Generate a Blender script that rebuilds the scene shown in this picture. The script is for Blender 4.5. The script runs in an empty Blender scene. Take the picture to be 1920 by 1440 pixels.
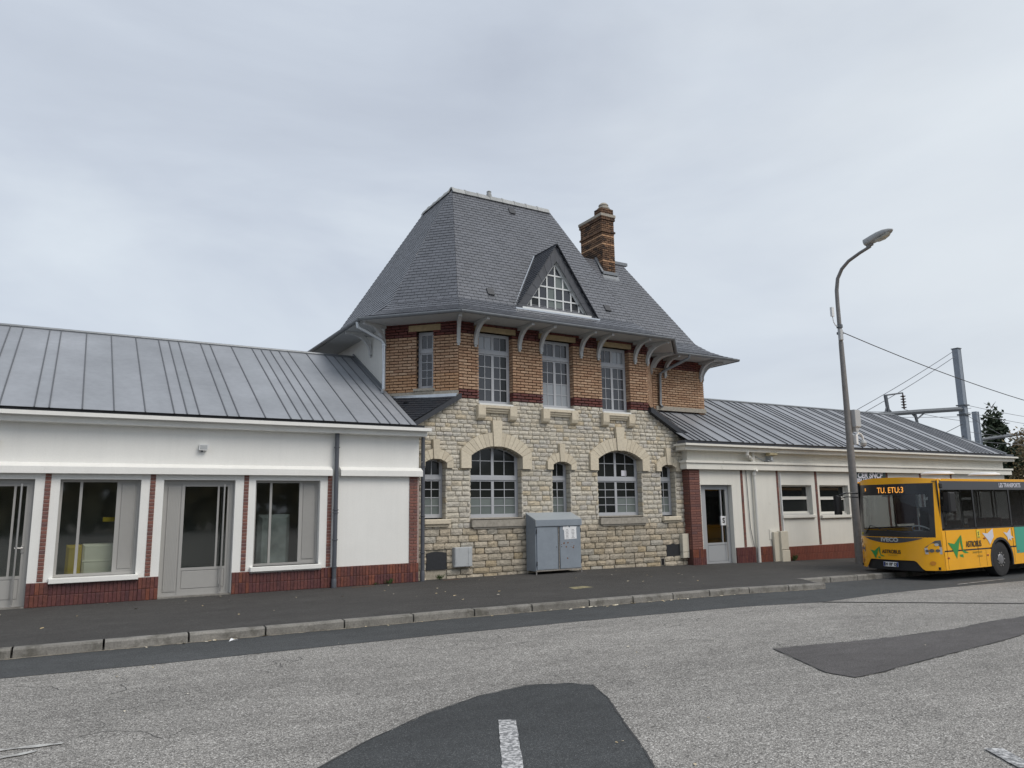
import bpy, math, random
from mathutils import Vector, Matrix
random.seed(7)
R=math.radians
SC=bpy.context.scene
COL=SC.collection
# ------------------------------------------------------------------ camera
EYE=Vector((0,-15.5,1.57))
yaw,pitch,roll=R(30.73283),R(9.43356),R(-0.82438)
fw=Vector((math.sin(yaw)*math.cos(pitch),math.cos(yaw)*math.cos(pitch),math.sin(pitch)))
rt=Vector((math.cos(yaw),-math.sin(yaw),0)); up=rt.cross(fw)
r2=rt*math.cos(roll)+up*math.sin(roll); u2=up*math.cos(roll)-rt*math.sin(roll)
cam=bpy.data.cameras.new('camera'); camo=bpy.data.objects.new('camera',cam); COL.objects.link(camo)
mw=Matrix((( r2.x,u2.x,-fw.x,EYE.x),(r2.y,u2.y,-fw.y,EYE.y),(r2.z,u2.z,-fw.z,EYE.z),(0,0,0,1)))
camo.matrix_world=mw
cam.sensor_width=36; cam.lens=36*1394.03/1920; cam.clip_end=3000; cam.clip_start=.05
SC.camera=camo
SC.render.resolution_x=1024; SC.render.resolution_y=768
# ------------------------------------------------------------------ light
SUN_EL,SUN_AZ=R(48),R(155)      # azimuth from +Y clockwise: behind the camera, a little to the right
W=bpy.data.worlds.new('World'); SC.world=W; W.use_nodes=True
nt=W.node_tree; nt.nodes.clear()
def nd(t,ty,**k):
    n=t.nodes.new(ty)
    for a,b in k.items(): setattr(n,a,b)
    return n
out=nd(nt,'ShaderNodeOutputWorld'); bg1=nd(nt,'ShaderNodeBackground'); bg2=nd(nt,'ShaderNodeBackground'); add=nd(nt,'ShaderNodeAddShader')
sky=nd(nt,'ShaderNodeTexSky',sky_type='NISHITA'); sky.sun_disc=False; sky.sun_elevation=SUN_EL; sky.sun_rotation=SUN_AZ
bg1.inputs[1].default_value=0.006
nt.links.new(sky.outputs[0],bg1.inputs[0])
tc=nd(nt,'ShaderNodeTexCoord'); mp=nd(nt,'ShaderNodeMapping'); mp.inputs['Scale'].default_value=(1.0,1.0,3.0); mp.inputs['Rotation'].default_value=(R(4),R(-6),0)
nt.links.new(tc.outputs['Generated'],mp.inputs[0])
n1=nd(nt,'ShaderNodeTexNoise'); n1.inputs['Scale'].default_value=1.5; n1.inputs['Detail'].default_value=6; n1.inputs['Roughness'].default_value=.52; n1.inputs['Distortion'].default_value=.5
nt.links.new(mp.outputs[0],n1.inputs[0])
cr=nd(nt,'ShaderNodeValToRGB'); e=cr.color_ramp.elements
e[0].position=.28; e[0].color=(.415,.456,.53,1); e[1].position=.72; e[1].color=(.61,.662,.717,1)
m_=e.new(.5); m_.color=(.50,.548,.622,1)
nt.links.new(n1.outputs['Fac'],cr.inputs[0])
# the cloud is thinner towards the right of the view, where the light comes through
lobe=(fw*.62+rt*.78+Vector((0,0,.10))).normalized()
dt=nd(nt,'ShaderNodeVectorMath',operation='DOT_PRODUCT'); dt.inputs[1].default_value=lobe; nt.links.new(tc.outputs['Generated'],dt.inputs[0])
n2=nd(nt,'ShaderNodeTexNoise'); n2.inputs['Scale'].default_value=2.6; n2.inputs['Detail'].default_value=6; nt.links.new(mp.outputs[0],n2.inputs[0])
ad=nd(nt,'ShaderNodeMath',operation='MULTIPLY_ADD'); ad.inputs[1].default_value=.35; nt.links.new(n2.outputs['Fac'],ad.inputs[0]); nt.links.new(dt.outputs['Value'],ad.inputs[2])
lm_=nd(nt,'ShaderNodeMapRange',interpolation_type='SMOOTHSTEP'); lm_.inputs[1].default_value=.80; lm_.inputs[2].default_value=1.22; lm_.inputs[3].default_value=0; lm_.inputs[4].default_value=.75; nt.links.new(ad.outputs[0],lm_.inputs[0])
mx_=nd(nt,'ShaderNodeMix',data_type='RGBA'); nt.links.new(lm_.outputs[0],mx_.inputs['Factor']); nt.links.new(cr.outputs[0],mx_.inputs['A']); mx_.inputs['B'].default_value=(.70,.74,.765,1)
nt.links.new(mx_.outputs['Result'],bg2.inputs[0]); bg2.inputs[1].default_value=.85
nt.links.new(bg1.outputs[0],add.inputs[0]); nt.links.new(bg2.outputs[0],add.inputs[1]); nt.links.new(add.outputs[0],out.inputs[0])
sl=bpy.data.lights.new('sun','SUN'); sl.energy=1.5; sl.angle=R(35); sl.color=(1,.93,.84)
so=bpy.data.objects.new('sun',sl); COL.objects.link(so)
sd=Vector((math.sin(SUN_AZ)*math.cos(SUN_EL),math.cos(SUN_AZ)*math.cos(SUN_EL),math.sin(SUN_EL)))
so.rotation_euler=sd.to_track_quat('Z','Y').to_euler(); so.location=(0,-20,40)
vs=SC.view_settings; vs.view_transform='Standard'; vs.look='None'; vs.gamma=1; vs.exposure=0.42; vs.use_curve_mapping=False
# ------------------------------------------------------------------ materials
def mat(name,cols,rough=.8,rand=False,ns=0,na=0,bump=0,bs=60,metal=0,ior=1.5,big=0,bigs=.6,bdist=.01,spec=None,grime=None):
    m=bpy.data.materials.new(name); m.use_nodes=True; t=m.node_tree; t.nodes.clear()
    o=nd(t,'ShaderNodeOutputMaterial'); p=nd(t,'ShaderNodeBsdfPrincipled'); t.links.new(p.outputs[0],o.inputs[0])
    p.inputs['Roughness'].default_value=rough; p.inputs['Metallic'].default_value=metal; p.inputs['IOR'].default_value=ior
    if spec is not None: p.inputs['Specular IOR Level'].default_value=spec
    geo=nd(t,'ShaderNodeNewGeometry'); col=None
    if not isinstance(cols[0],(tuple,list)): cols=[cols]
    if rand and len(cols)>1:
        oi=nd(t,'ShaderNodeObjectInfo'); a=nd(t,'ShaderNodeMath',operation='ADD'); f=nd(t,'ShaderNodeMath',operation='FRACT')
        t.links.new(oi.outputs['Random'],a.inputs[0]); t.links.new(geo.outputs['Random Per Island'],a.inputs[1]); t.links.new(a.outputs[0],f.inputs[0])
        r=nd(t,'ShaderNodeValToRGB'); el=r.color_ramp.elements
        n=len(cols)
        el[0].position=0; el[0].color=(*cols[0],1); el[1].position=1; el[1].color=(*cols[-1],1)
        for i in range(1,n-1): x=el.new(i/(n-1)); x.color=(*cols[i],1)
        t.links.new(f.outputs[0],r.inputs[0]); col=r.outputs[0]
    else:
        c=nd(t,'ShaderNodeRGB'); c.outputs[0].default_value=(*cols[0],1); col=c.outputs[0]
    def mul(col,scale,amt,detail=4,rgh=.6):
        n=nd(t,'ShaderNodeTexNoise'); n.inputs['Scale'].default_value=scale; n.inputs['Detail'].default_value=detail; n.inputs['Roughness'].default_value=rgh
        t.links.new(geo.outputs['Position'],n.inputs['Vector'])
        mr=nd(t,'ShaderNodeMapRange'); mr.inputs[1].default_value=.3; mr.inputs[2].default_value=.7; mr.inputs[3].default_value=1-amt; mr.inputs[4].default_value=1+amt
        t.links.new(n.outputs['Fac'],mr.inputs[0])
        v=nd(t,'ShaderNodeVectorMath',operation='SCALE'); t.links.new(col,v.inputs[0]); t.links.new(mr.outputs[0],v.inputs['Scale'])
        return v.outputs[0]
    if na: col=mul(col,ns,na)
    if big: col=mul(col,bigs,big,3)
    if grime:   # (colour, scale, threshold): dirt patches with a shape of their own
        gcol,gs,th=grime
        n=nd(t,'ShaderNodeTexNoise'); n.inputs['Scale'].default_value=gs; n.inputs['Detail'].default_value=6; n.inputs['Roughness'].default_value=.65
        t.links.new(geo.outputs['Position'],n.inputs['Vector'])
        mr=nd(t,'ShaderNodeMapRange'); mr.inputs[1].default_value=th; mr.inputs[2].default_value=th+.12; mr.inputs[3].default_value=0; mr.inputs[4].default_value=.8
        t.links.new(n.outputs['Fac'],mr.inputs[0])
        mx=nd(t,'ShaderNodeMix',data_type='RGBA'); t.links.new(mr.outputs[0],mx.inputs['Factor']); t.links.new(col,mx.inputs['A']); mx.inputs['B'].default_value=(*gcol,1)
        col=mx.outputs['Result']
    t.links.new(col,p.inputs['Base Color'])
    if bump:
        n=nd(t,'ShaderNodeTexNoise'); n.inputs['Scale'].default_value=bs; n.inputs['Detail'].default_value=4; n.inputs['Roughness'].default_value=.6
        t.links.new(geo.outputs['Position'],n.inputs['Vector'])
        b=nd(t,'ShaderNodeBump'); b.inputs['Strength'].default_value=bump; b.inputs['Distance'].default_value=bdist
        t.links.new(n.outputs['Fac'],b.inputs['Height']); t.links.new(b.outputs[0],p.inputs['Normal'])
    return m
def streaks(m,amt):
    t=m.node_tree; p=[n for n in t.nodes if n.type=='BSDF_PRINCIPLED'][0]; src=p.inputs['Base Color'].links[0].from_socket
    geo=nd(t,'ShaderNodeNewGeometry'); mp=nd(t,'ShaderNodeMapping'); mp.inputs['Scale'].default_value=(7,7,.55); n=nd(t,'ShaderNodeTexNoise'); n.inputs['Scale'].default_value=1; n.inputs['Detail'].default_value=5; n.inputs['Roughness'].default_value=.7
    t.links.new(geo.outputs['Position'],mp.inputs[0]); t.links.new(mp.outputs[0],n.inputs['Vector'])
    mr=nd(t,'ShaderNodeMapRange'); mr.inputs[1].default_value=.45; mr.inputs[2].default_value=.75; mr.inputs[3].default_value=1; mr.inputs[4].default_value=1-amt; t.links.new(n.outputs['Fac'],mr.inputs[0])
    v=nd(t,'ShaderNodeVectorMath',operation='SCALE'); t.links.new(src,v.inputs[0]); t.links.new(mr.outputs[0],v.inputs['Scale']); t.links.new(v.outputs[0],p.inputs['Base Color'])
def glass_mat(name,tint,refl,rough=.02,grow=.35):
    m=bpy.data.materials.new(name); m.use_nodes=True; t=m.node_tree; t.nodes.clear()
    o=nd(t,'ShaderNodeOutputMaterial'); tr=nd(t,'ShaderNodeBsdfTransparent'); tr.inputs[0].default_value=(*tint,1)
    g=nd(t,'ShaderNodeBsdfGlossy'); g.inputs['Roughness'].default_value=rough; mx=nd(t,'ShaderNodeMixShader')
    lw=nd(t,'ShaderNodeLayerWeight'); lw.inputs[0].default_value=.5
    mr=nd(t,'ShaderNodeMapRange'); mr.inputs[3].default_value=refl; mr.inputs[4].default_value=grow
    pw=nd(t,'ShaderNodeMath',operation='POWER'); pw.inputs[1].default_value=3
    t.links.new(lw.outputs['Facing'],pw.inputs[0]); t.links.new(pw.outputs[0],mr.inputs[0]); t.links.new(mr.outputs[0],mx.inputs[0])
    t.links.new(tr.outputs[0],mx.inputs[1]); t.links.new(g.outputs[0],mx.inputs[2]); t.links.new(mx.outputs[0],o.inputs[0])
    return m
def gravel_mat(name,dark,light,mid,scale,bstr,fadecol):
    m=bpy.data.materials.new(name); m.use_nodes=True; t=m.node_tree; t.nodes.clear()
    o=nd(t,'ShaderNodeOutputMaterial'); p=nd(t,'ShaderNodeBsdfPrincipled'); t.links.new(p.outputs[0],o.inputs[0]); p.inputs['Roughness'].default_value=.85; p.inputs['Specular IOR Level'].default_value=.35
    geo=nd(t,'ShaderNodeNewGeometry')
    v=nd(t,'ShaderNodeTexVoronoi'); v.inputs['Scale'].default_value=scale; t.links.new(geo.outputs['Position'],v.inputs['Vector'])
    sp=nd(t,'ShaderNodeSeparateColor'); t.links.new(v.outputs['Color'],sp.inputs[0])
    r=nd(t,'ShaderNodeValToRGB'); el=r.color_ramp.elements
    el[0].position=0; el[0].color=(*dark,1); el[1].position=1; el[1].color=(*light,1); a=el.new(.35); a.color=(*mid,1); b=el.new(.85); b.color=tuple(c*1.25 for c in mid)+(1,)
    t.links.new(sp.outputs[0],r.inputs[0])
    # dark gaps between the chips
    mr=nd(t,'ShaderNodeMapRange'); mr.inputs[1].default_value=.25; mr.inputs[2].default_value=.62; mr.inputs[3].default_value=1.08; mr.inputs[4].default_value=.5
    t.links.new(v.outputs['Distance'],mr.inputs[0])
    s=nd(t,'ShaderNodeVectorMath',operation='SCALE'); t.links.new(r.outputs[0],s.inputs[0]); t.links.new(mr.outputs[0],s.inputs['Scale'])
    col=s.outputs[0]
    for sc,am,dt in ((.35,.13,5),(2.2,.10,5),(9,.10,4)):
        n=nd(t,'ShaderNodeTexNoise'); n.inputs['Scale'].default_value=sc; n.inputs['Detail'].default_value=dt
        mp=nd(t,'ShaderNodeMapping'); mp.inputs['Scale'].default_value=(.45,1,1); t.links.new(geo.outputs['Position'],mp.inputs[0]); t.links.new(mp.outputs[0],n.inputs['Vector'])
        q=nd(t,'ShaderNodeMapRange'); q.inputs[1].default_value=.3; q.inputs[2].default_value=.7; q.inputs[3].default_value=1-am; q.inputs[4].default_value=1+am
        t.links.new(n.outputs['Fac'],q.inputs[0]); k=nd(t,'ShaderNodeVectorMath',operation='SCALE'); t.links.new(col,k.inputs[0]); t.links.new(q.outputs[0],k.inputs['Scale']); col=k.outputs[0]
    t.links.new(col,p.inputs['Base Color'])
    bp=nd(t,'ShaderNodeBump'); bp.inputs['Strength'].default_value=bstr; bp.inputs['Distance'].default_value=.006; bp.invert=True
    t.links.new(v.outputs['Distance'],bp.inputs['Height']); t.links.new(bp.outputs[0],p.inputs['Normal'])
    return m
m_road=gravel_mat('worn_chip_asphalt',(.13,.123,.115),(.72,.70,.66),(.335,.322,.30),85,.55,None)
m_patch=gravel_mat('dark_patch_asphalt',(.045,.048,.05),(.16,.165,.165),(.068,.073,.076),130,.4,None)
m_patch2=gravel_mat('brown_patch_asphalt',(.085,.08,.08),(.22,.21,.21),(.125,.118,.117),150,.35,None)
m_gutter=gravel_mat('gutter_asphalt',(.055,.059,.061),(.135,.14,.143),(.086,.091,.094),140,.25,None)
m_pave=gravel_mat('pavement_asphalt',(.045,.043,.041),(.15,.147,.142),(.078,.075,.072),160,.3,None)
m_kerb=mat('granite_kerb',[(.18,.172,.155),(.24,.23,.21),(.205,.196,.175)],.85,True,45,.22,.5,60,big=.15,bigs=2.5,grime=((.10,.095,.08),4,.50))
m_plaster=mat('white_plaster',(.80,.80,.77),.85,ns=30,na=.02,bump=.25,bs=45,big=.035,bigs=.9,grime=((.62,.61,.57),3.2,.68))
m_cream=mat('cream_plaster',(.74,.725,.66),.85,ns=30,na=.02,bump=.25,bs=45,big=.04,bigs=.8,grime=((.52,.50,.44),3.0,.64))
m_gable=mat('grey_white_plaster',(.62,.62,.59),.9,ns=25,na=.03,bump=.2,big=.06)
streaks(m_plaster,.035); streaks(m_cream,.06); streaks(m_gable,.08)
m_ybrick=mat('yellow_brick',[(.33,.20,.125),(.46,.305,.20),(.40,.25,.155),(.51,.355,.24),(.36,.215,.135),(.44,.28,.18)],.85,True,28,.20,.5,70,big=.10,bigs=1.3)
m_ybricklow=mat('weathered_yellow_brick',[(.36,.21,.12),(.45,.28,.165),(.40,.23,.13),(.48,.31,.19)],.9,True,22,.2,.5,60)
m_rbrick=mat('dark_red_brick',[(.10,.028,.022),(.15,.04,.03),(.085,.03,.03),(.13,.032,.025)],.7,True,30,.2,.4,70)
m_sbrick=mat('sooty_brick',[(.09,.055,.036),(.19,.11,.065),(.14,.08,.05),(.05,.034,.027),(.24,.14,.08)],.9,True,25,.3,.5,60)
m_mortar=mat('dark_mortar',(.045,.026,.02),.95,ns=30,na=.2)
m_smortar=mat('stone_mortar',(.36,.325,.26),.95,ns=20,na=.18,bump=.5,bs=60)
m_stone=mat('rubble_stone',[(.52,.475,.39),(.58,.54,.455),(.49,.46,.40),(.60,.565,.485),(.52,.475,.38),(.47,.45,.415),(.57,.53,.45),(.52,.445,.32),(.54,.50,.415),(.50,.48,.425),(.56,.52,.43)],.9,True,16,.20,.9,38,bdist=.02,big=.07,bigs=1.2)
m_stonelow=mat('plinth_stone',[(.44,.38,.29),(.50,.44,.345),(.40,.36,.29),(.47,.40,.29),(.39,.37,.32),(.44,.36,.24),(.47,.43,.36)],.92,True,12,.25,1,30,bdist=.03,big=.12,bigs=1.2)
m_dressed=mat('dressed_stone',[(.59,.52,.40),(.64,.575,.45),(.56,.50,.39)],.85,True,20,.10,.25,50,grime=((.36,.31,.23),6,.60))
m_sill=mat('grey_sill_stone',[(.36,.33,.28),(.30,.28,.24)],.9,True,14,.2,.4,40)
m_lintel=mat('timber_coloured_lintel',(.34,.26,.15),.85,ns=12,na=.15,bump=.2)
m_tile=mat('glazed_red_tile',[(.155,.055,.04),(.12,.045,.04),(.21,.07,.04),(.10,.042,.042),(.14,.05,.038),(.185,.06,.036)],.42,True,18,.28,.2,30,big=.15,bigs=2)
m_tiledark=mat('purple_brown_tile',[(.12,.042,.04),(.095,.036,.038),(.14,.05,.042),(.085,.035,.037)],.45,True,18,.25,.2,30)
m_strip=mat('thin_red_brick',[(.20,.085,.065),(.16,.07,.058),(.23,.095,.07),(.13,.068,.065)],.7,True,30,.2,.3,60)
m_joint=mat('pale_joint',(.38,.30,.27),.95,ns=30,na=.15)
m_djoint=mat('dark_joint',(.11,.05,.04),.95)
m_slate=mat('roof_slate',[(.092,.098,.112),(.115,.122,.139),(.102,.109,.124),(.121,.128,.147),(.087,.093,.106)],.38,True,20,.10,.25,30,big=.10,bigs=.8,spec=.75)
m_slatedark=mat('new_dark_slate',[(.022,.025,.032),(.032,.036,.044),(.026,.03,.038)],.5,True,20,.1,.2,30)
m_dormer=mat('dormer_slate',[(.05,.054,.064),(.065,.07,.082),(.056,.061,.073)],.45,True,20,.1,.2,30)
m_under=mat('roof_battens',(.03,.032,.038),.9)
m_ridge=mat('grey_ridge_tile',[(.33,.34,.34),(.39,.40,.395),(.29,.30,.30)],.7,True,12,.15,.2,30)
m_zinc=mat('aged_zinc',[(.255,.272,.295),(.275,.29,.315),(.245,.26,.283)],.5,True,9,.06,.08,14,spec=.6,big=.16,bigs=.55,grime=((.29,.305,.32),1.4,.64))
m_zincr=mat('aged_zinc_right',[(.225,.237,.26),(.25,.262,.285),(.215,.227,.25)],.42,True,9,.06,.08,14,spec=.8,big=.14,bigs=.5)
m_seam=mat('shaded_seam_zinc',(.10,.107,.118),.6)  # dark seam edges, with their shadow side put into the colour
m_newzinc=mat('bright_zinc',(.55,.58,.61),.3,ns=8,na=.08,metal=.7)
m_gutterz=mat('gutter_zinc',(.19,.205,.22),.45,ns=8,na=.1,metal=.35)
m_pipe=mat('dark_grey_downpipe',(.085,.092,.108),.45)
m_soffit=mat('grey_painted_timber',(.40,.415,.42),.6,ns=14,na=.06,bump=.1)
m_bracket=mat('pale_grey_bracket_paint',(.46,.475,.48),.6,ns=14,na=.07)
m_frame=mat('blue_grey_window_paint',(.41,.425,.45),.5,ns=12,na=.03)
m_wframe=mat('white_dormer_frame',(.66,.68,.68),.5)
m_cframe=mat('cream_window_frame',(.72,.71,.66),.5)
m_door=mat('warm_grey_aluminium',(.36,.355,.34),.45,ns=10,na=.02)
m_doorr=mat('cool_grey_aluminium',(.37,.385,.40),.42)
m_steel=mat('brushed_steel',(.55,.54,.52),.3,metal=.8)
m_black=mat('black_plate',(.022,.024,.028),.55,ns=20,na=.15)
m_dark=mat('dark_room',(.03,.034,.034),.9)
m_inner=mat('dim_interior',(.30,.33,.32),.9)
m_gl=mat('dark_glass',[(.012,.014,.014),(.018,.021,.021),(.025,.028,.028)],.06,True,ior=1.42,bump=.02,bs=3)
m_glf=mat('frosted_glass',[(.13,.155,.15),(.16,.185,.175),(.145,.17,.165)],.35,True,big=.12,bigs=1.5)
m_glu=mat('sky_reflecting_glass',[(.03,.032,.038),(.045,.048,.055)],.05,True,ior=1.62,bump=.03,bs=2)
m_glc=mat('curtained_glass',[(.22,.24,.26),(.26,.28,.30)],.12,True,ior=1.8,bump=.03,bs=2)
m_glass=glass_mat('clear_dark_glass',(.78,.80,.78),.085,rough=.04,grow=.25)
m_frostfilm=glass_mat('hazy_film',(.35,.42,.42),.06,.25)
m_paleg=mat('pale_green_reflection',(.86,.86,.74),.7,big=.1,bigs=2)
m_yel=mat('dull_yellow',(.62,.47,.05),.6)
m_cab=mat('blue_grey_cabinet_paint',(.235,.27,.31),.5,ns=16,na=.04,bump=.05,big=.08,bigs=3)
m_cabtop=mat('cabinet_lid_lit_tone',(.33,.365,.39),.45,ns=16,na=.04,big=.06)  # cabinet paint lightened for the lid, light from above put into the colour
m_rust=mat('rust',(.16,.07,.03),.9,ns=40,na=.3)
m_paper=mat('white_paper',(.78,.79,.80),.8,ns=6,na=.04)
m_ink=mat('grey_ink',(.18,.18,.19),.8)
m_box=mat('grey_meter_box',(.42,.44,.45),.55,ns=10,na=.05,grime=((.30,.31,.32),7,.62))
m_beige=mat('beige_service_box',(.60,.56,.46),.6,ns=10,na=.04,grime=((.40,.36,.28),7,.64))
m_pole=mat('galvanised_pole',(.21,.205,.20),.55,ns=9,na=.12,metal=.3)
m_lens=mat('lamp_lens',(.45,.46,.42),.2)
m_head=mat('lamp_housing',(.36,.37,.37),.5,ns=12,na=.06)
m_white=mat('white_plastic',(.74,.75,.75),.45)
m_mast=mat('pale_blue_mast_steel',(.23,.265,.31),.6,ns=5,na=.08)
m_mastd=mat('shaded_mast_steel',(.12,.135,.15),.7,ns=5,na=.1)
m_wire=mat('dark_wire',(.035,.037,.04),.6)
m_wireg=mat('grey_wire',(.15,.16,.18),.6)
m_insul=mat('brown_insulator',(.07,.05,.045),.3)
m_paint=mat('worn_road_paint',(.54,.54,.54),.8,ns=28,na=.35,grime=((.10,.105,.11),26,.43))
m_paint2=mat('faint_road_paint',(.50,.50,.48),.8,ns=28,na=.2,grime=((.26,.25,.24),14,.46))
m_leaf=mat('fallen_leaf_pale',[(.62,.54,.36),(.72,.68,.58),(.48,.36,.17),(.70,.66,.56)],.8,True)
m_weed=mat('weed_green',[(.05,.09,.025),(.08,.13,.04),(.10,.13,.05)],.7,True)
m_conif=mat('conifer_green',[(.018,.032,.016),(.028,.045,.022),(.04,.06,.03)],.8,True)
m_brown=mat('autumn_foliage',[(.13,.095,.05),(.20,.15,.075),(.095,.075,.045),(.24,.19,.10),(.15,.13,.07)],.85,True)
m_twig=mat('bare_twigs',[(.12,.10,.085),(.18,.15,.13)],.9,True)
m_bark=mat('bark',(.08,.065,.05),.95,ns=10,na=.3)
m_grnd=mat('track_ballast',(.20,.18,.16),.95,ns=6,na=.25)
m_cover=mat('yellowish_cover',(.28,.25,.14),.8,ns=30,na=.35,grime=((.07,.068,.065),16,.5))
m_flood=mat('yellowed_plastic',(.50,.43,.26),.5)
# bus
m_by=mat('amber_bus_paint',(.86,.41,.012),.25,ior=1.5,big=.04,bigs=3)
m_bk=mat('black_bus_trim',(.018,.018,.02),.3)
m_bkm=mat('matte_black',(.012,.012,.013),.7)
m_bgrey=mat('dark_grey_band',(.055,.058,.066),.35)
m_tyre=mat('tyre_rubber',(.022,.022,.023),.85,ns=30,na=.2)
m_rim=mat('wheel_rim',(.26,.26,.27),.4,metal=.6,ns=20,na=.2)
m_green=mat('decal_green',(.03,.26,.055),.4)
m_wdec=mat('decal_white',(.62,.62,.68),.4)
m_bdec=mat('decal_black',(.02,.018,.015),.4)
m_ol=mat('decal_olive',(.36,.27,.03),.4)
m_teal=mat('decal_teal',(.05,.34,.24),.4)
m_red=mat('maroon_interior',(.10,.018,.022),.7)
m_lampglass=mat('headlamp_clear',(.44,.46,.48),.12)
m_lampdark=mat('headlamp_dark',(.10,.105,.11),.2)
m_signg=mat('dark_green_sign',(.012,.035,.03),.45)
m_yt=mat('yellow_print',(.75,.62,.05),.5)
m_blue=mat('blue_plate_band',(.03,.08,.40),.5)
m_bglass=glass_mat('bus_side_glass',(.52,.53,.54),.028,.10)
m_wglass=glass_mat('bus_windscreen_glass',(.86,.90,.90),.035,.12)
m_tint=glass_mat('grey_sun_film',(.45,.50,.55),.05,.25)
m_led=bpy.data.materials.new('amber_led'); m_led.use_nodes=True; _p=m_led.node_tree.nodes['Principled BSDF']; _p.inputs['Base Color'].default_value=(.5,.2,.02,1); _p.inputs['Emission Color'].default_value=(1,.42,.07,1); _p.inputs['Emission Strength'].default_value=.7
# ------------------------------------------------------------------ mesh helpers
ORG={}
class MB:
    def __init__(s,T=None): s.v=[]; s.f=[]; s.T=T
    def p(s,a):
        a=s.T(*a) if s.T else a
        s.v.append(tuple(a)); return len(s.v)-1
    def face(s,pts): s.f.append([s.p(q) for q in pts]); return s
    def box(s,x0,x1,y0,y1,z0,z1):
        i=[s.p((x,y,z)) for z in (z0,z1) for x,y in ((x0,y0),(x1,y0),(x1,y1),(x0,y1))]
        for q in ((0,3,2,1),(4,5,6,7),(0,1,5,4),(1,2,6,5),(2,3,7,6),(3,0,4,7)): s.f.append([i[k] for k in q])
        return s
    def cbox(s,x0,x1,y0,y1,z0,z1,c=.008):   # front (low y) edges chamfered
        b=[s.p((x,y1,z)) for x,z in ((x0,z0),(x1,z0),(x1,z1),(x0,z1))]
        m=[s.p((x,y0+c,z)) for x,z in ((x0,z0),(x1,z0),(x1,z1),(x0,z1))]
        f=[s.p((x,y0,z)) for x,z in ((x0+c,z0+c),(x1-c,z0+c),(x1-c,z1-c),(x0+c,z1-c))]
        s.f.append(f)
        for k in range(4):
            n=(k+1)%4; s.f.append([m[k],m[n],f[n],f[k]]); s.f.append([b[k],b[n],m[n],m[k]])
        return s
    def ext(s,poly,y0,y1):        # polygon in (x,z) extruded along y
        n=len(poly); a=[s.p((x,y0,z)) for x,z in poly]; b=[s.p((x,y1,z)) for x,z in poly]
        s.f.append(a); s.f.append(b[::-1])
        for k in range(n): m=(k+1)%n; s.f.append([a[k],b[k],b[m],a[m]])
        return s
    def prism(s,poly,z0,z1):      # polygon in (x,y) extruded along z
        n=len(poly); a=[s.p((x,y,z0)) for x,y in poly]; b=[s.p((x,y,z1)) for x,y in poly]
        s.f.append(a[::-1]); s.f.append(b)
        for k in range(n): m=(k+1)%n; s.f.append([a[k],a[m],b[m],b[k]])
        return s
    def slab(s,pts,n,t):          # planar 3D polygon thickened by t along normal n
        n=Vector(n)*t; a=[s.p(q) for q in pts]; b=[s.p(Vector(q)+n) for q in pts]; k=len(pts)
        s.f.append(a[::-1]); s.f.append(b)
        for i in range(k): m=(i+1)%k; s.f.append([a[i],a[m],b[m],b[i]])
        return s
    def tube(s,path,r,n=10,caps=True):
        path=[Vector(q) for q in path]; rings=[]
        rs=r if isinstance(r,(list,tuple)) else [r]*len(path)
        ref=None
        for i,q in enumerate(path):
            d=(path[min(i+1,len(path)-1)]-path[max(i-1,0)]).normalized()
            if ref is None: ref=Vector((0,0,1)) if abs(d.z)<.9 else Vector((1,0,0))
            a=d.cross(ref).normalized(); b=d.cross(a).normalized(); ref=-b if abs(d.dot(-b))<.9 else ref
            a=d.cross(ref).normalized(); b=d.cross(a).normalized()
            rings.append([s.p(q+a*math.cos(t)*rs[i]+b*math.sin(t)*rs[i]) for t in [2*math.pi*k/n for k in range(n)]])
        for A,B in zip(rings,rings[1:]):
            for k in range(n): m=(k+1)%n; s.f.append([A[k],A[m],B[m],B[k]])
        if caps: s.f.append(rings[0][::-1]); s.f.append(rings[-1])
        return s
    def lathe(s,c,prof,n=20,axis='z'):
        rings=[]
        for r,h in prof:
            ring=[]
            for k in range(n):
                t=2*math.pi*k/n; a,b=r*math.cos(t),r*math.sin(t)
                q={'z':(a,b,h),'y':(a,h,b),'x':(h,a,b)}[axis]
                ring.append(s.p((c[0]+q[0],c[1]+q[1],c[2]+q[2])))
            rings.append(ring)
        for A,B in zip(rings,rings[1:]):
            for k in range(n): m=(k+1)%n; s.f.append([A[k],A[m],B[m],B[k]])
        s.f.append(rings[0][::-1]); s.f.append(rings[-1]); return s
    def build(s,name,m,parent=None,smooth=False,fix=True):
        if not s.v: return None
        n=len(s.v); c=Vector(((min(q[0] for q in s.v)+max(q[0] for q in s.v))/2,(min(q[1] for q in s.v)+max(q[1] for q in s.v))/2,min(q[2] for q in s.v)))
        me=bpy.data.meshes.new(name); me.from_pydata([(q[0]-c.x,q[1]-c.y,q[2]-c.z) for q in s.v],[],s.f); me.materials.append(m)
        if fix:
            import bmesh
            b=bmesh.new(); b.from_mesh(me); bmesh.ops.recalc_face_normals(b,faces=b.faces[:]); b.to_mesh(me); b.free()
        if smooth:
            for q in me.polygons: q.use_smooth=True
            try: me.set_sharp_from_angle(angle=R(35))
            except Exception: pass
        o=bpy.data.objects.new(name,me); COL.objects.link(o); ORG[o.name]=c
        if parent: o.parent=parent; o.location=c-ORG[parent.name]
        else: o.location=c
        return o
def attach(o,parent,w):
    COL.objects.link(o); o.parent=parent; o.location=Vector(w)-ORG[parent.name]
def thing(name,loc,label,cat,group=None):
    o=bpy.data.objects.new(name,None); COL.objects.link(o); o.location=loc; ORG[o.name]=Vector(loc); o.empty_display_size=.3
    o['label']=label; o['category']=cat
    if group: o['group']=group
    return o
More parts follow.
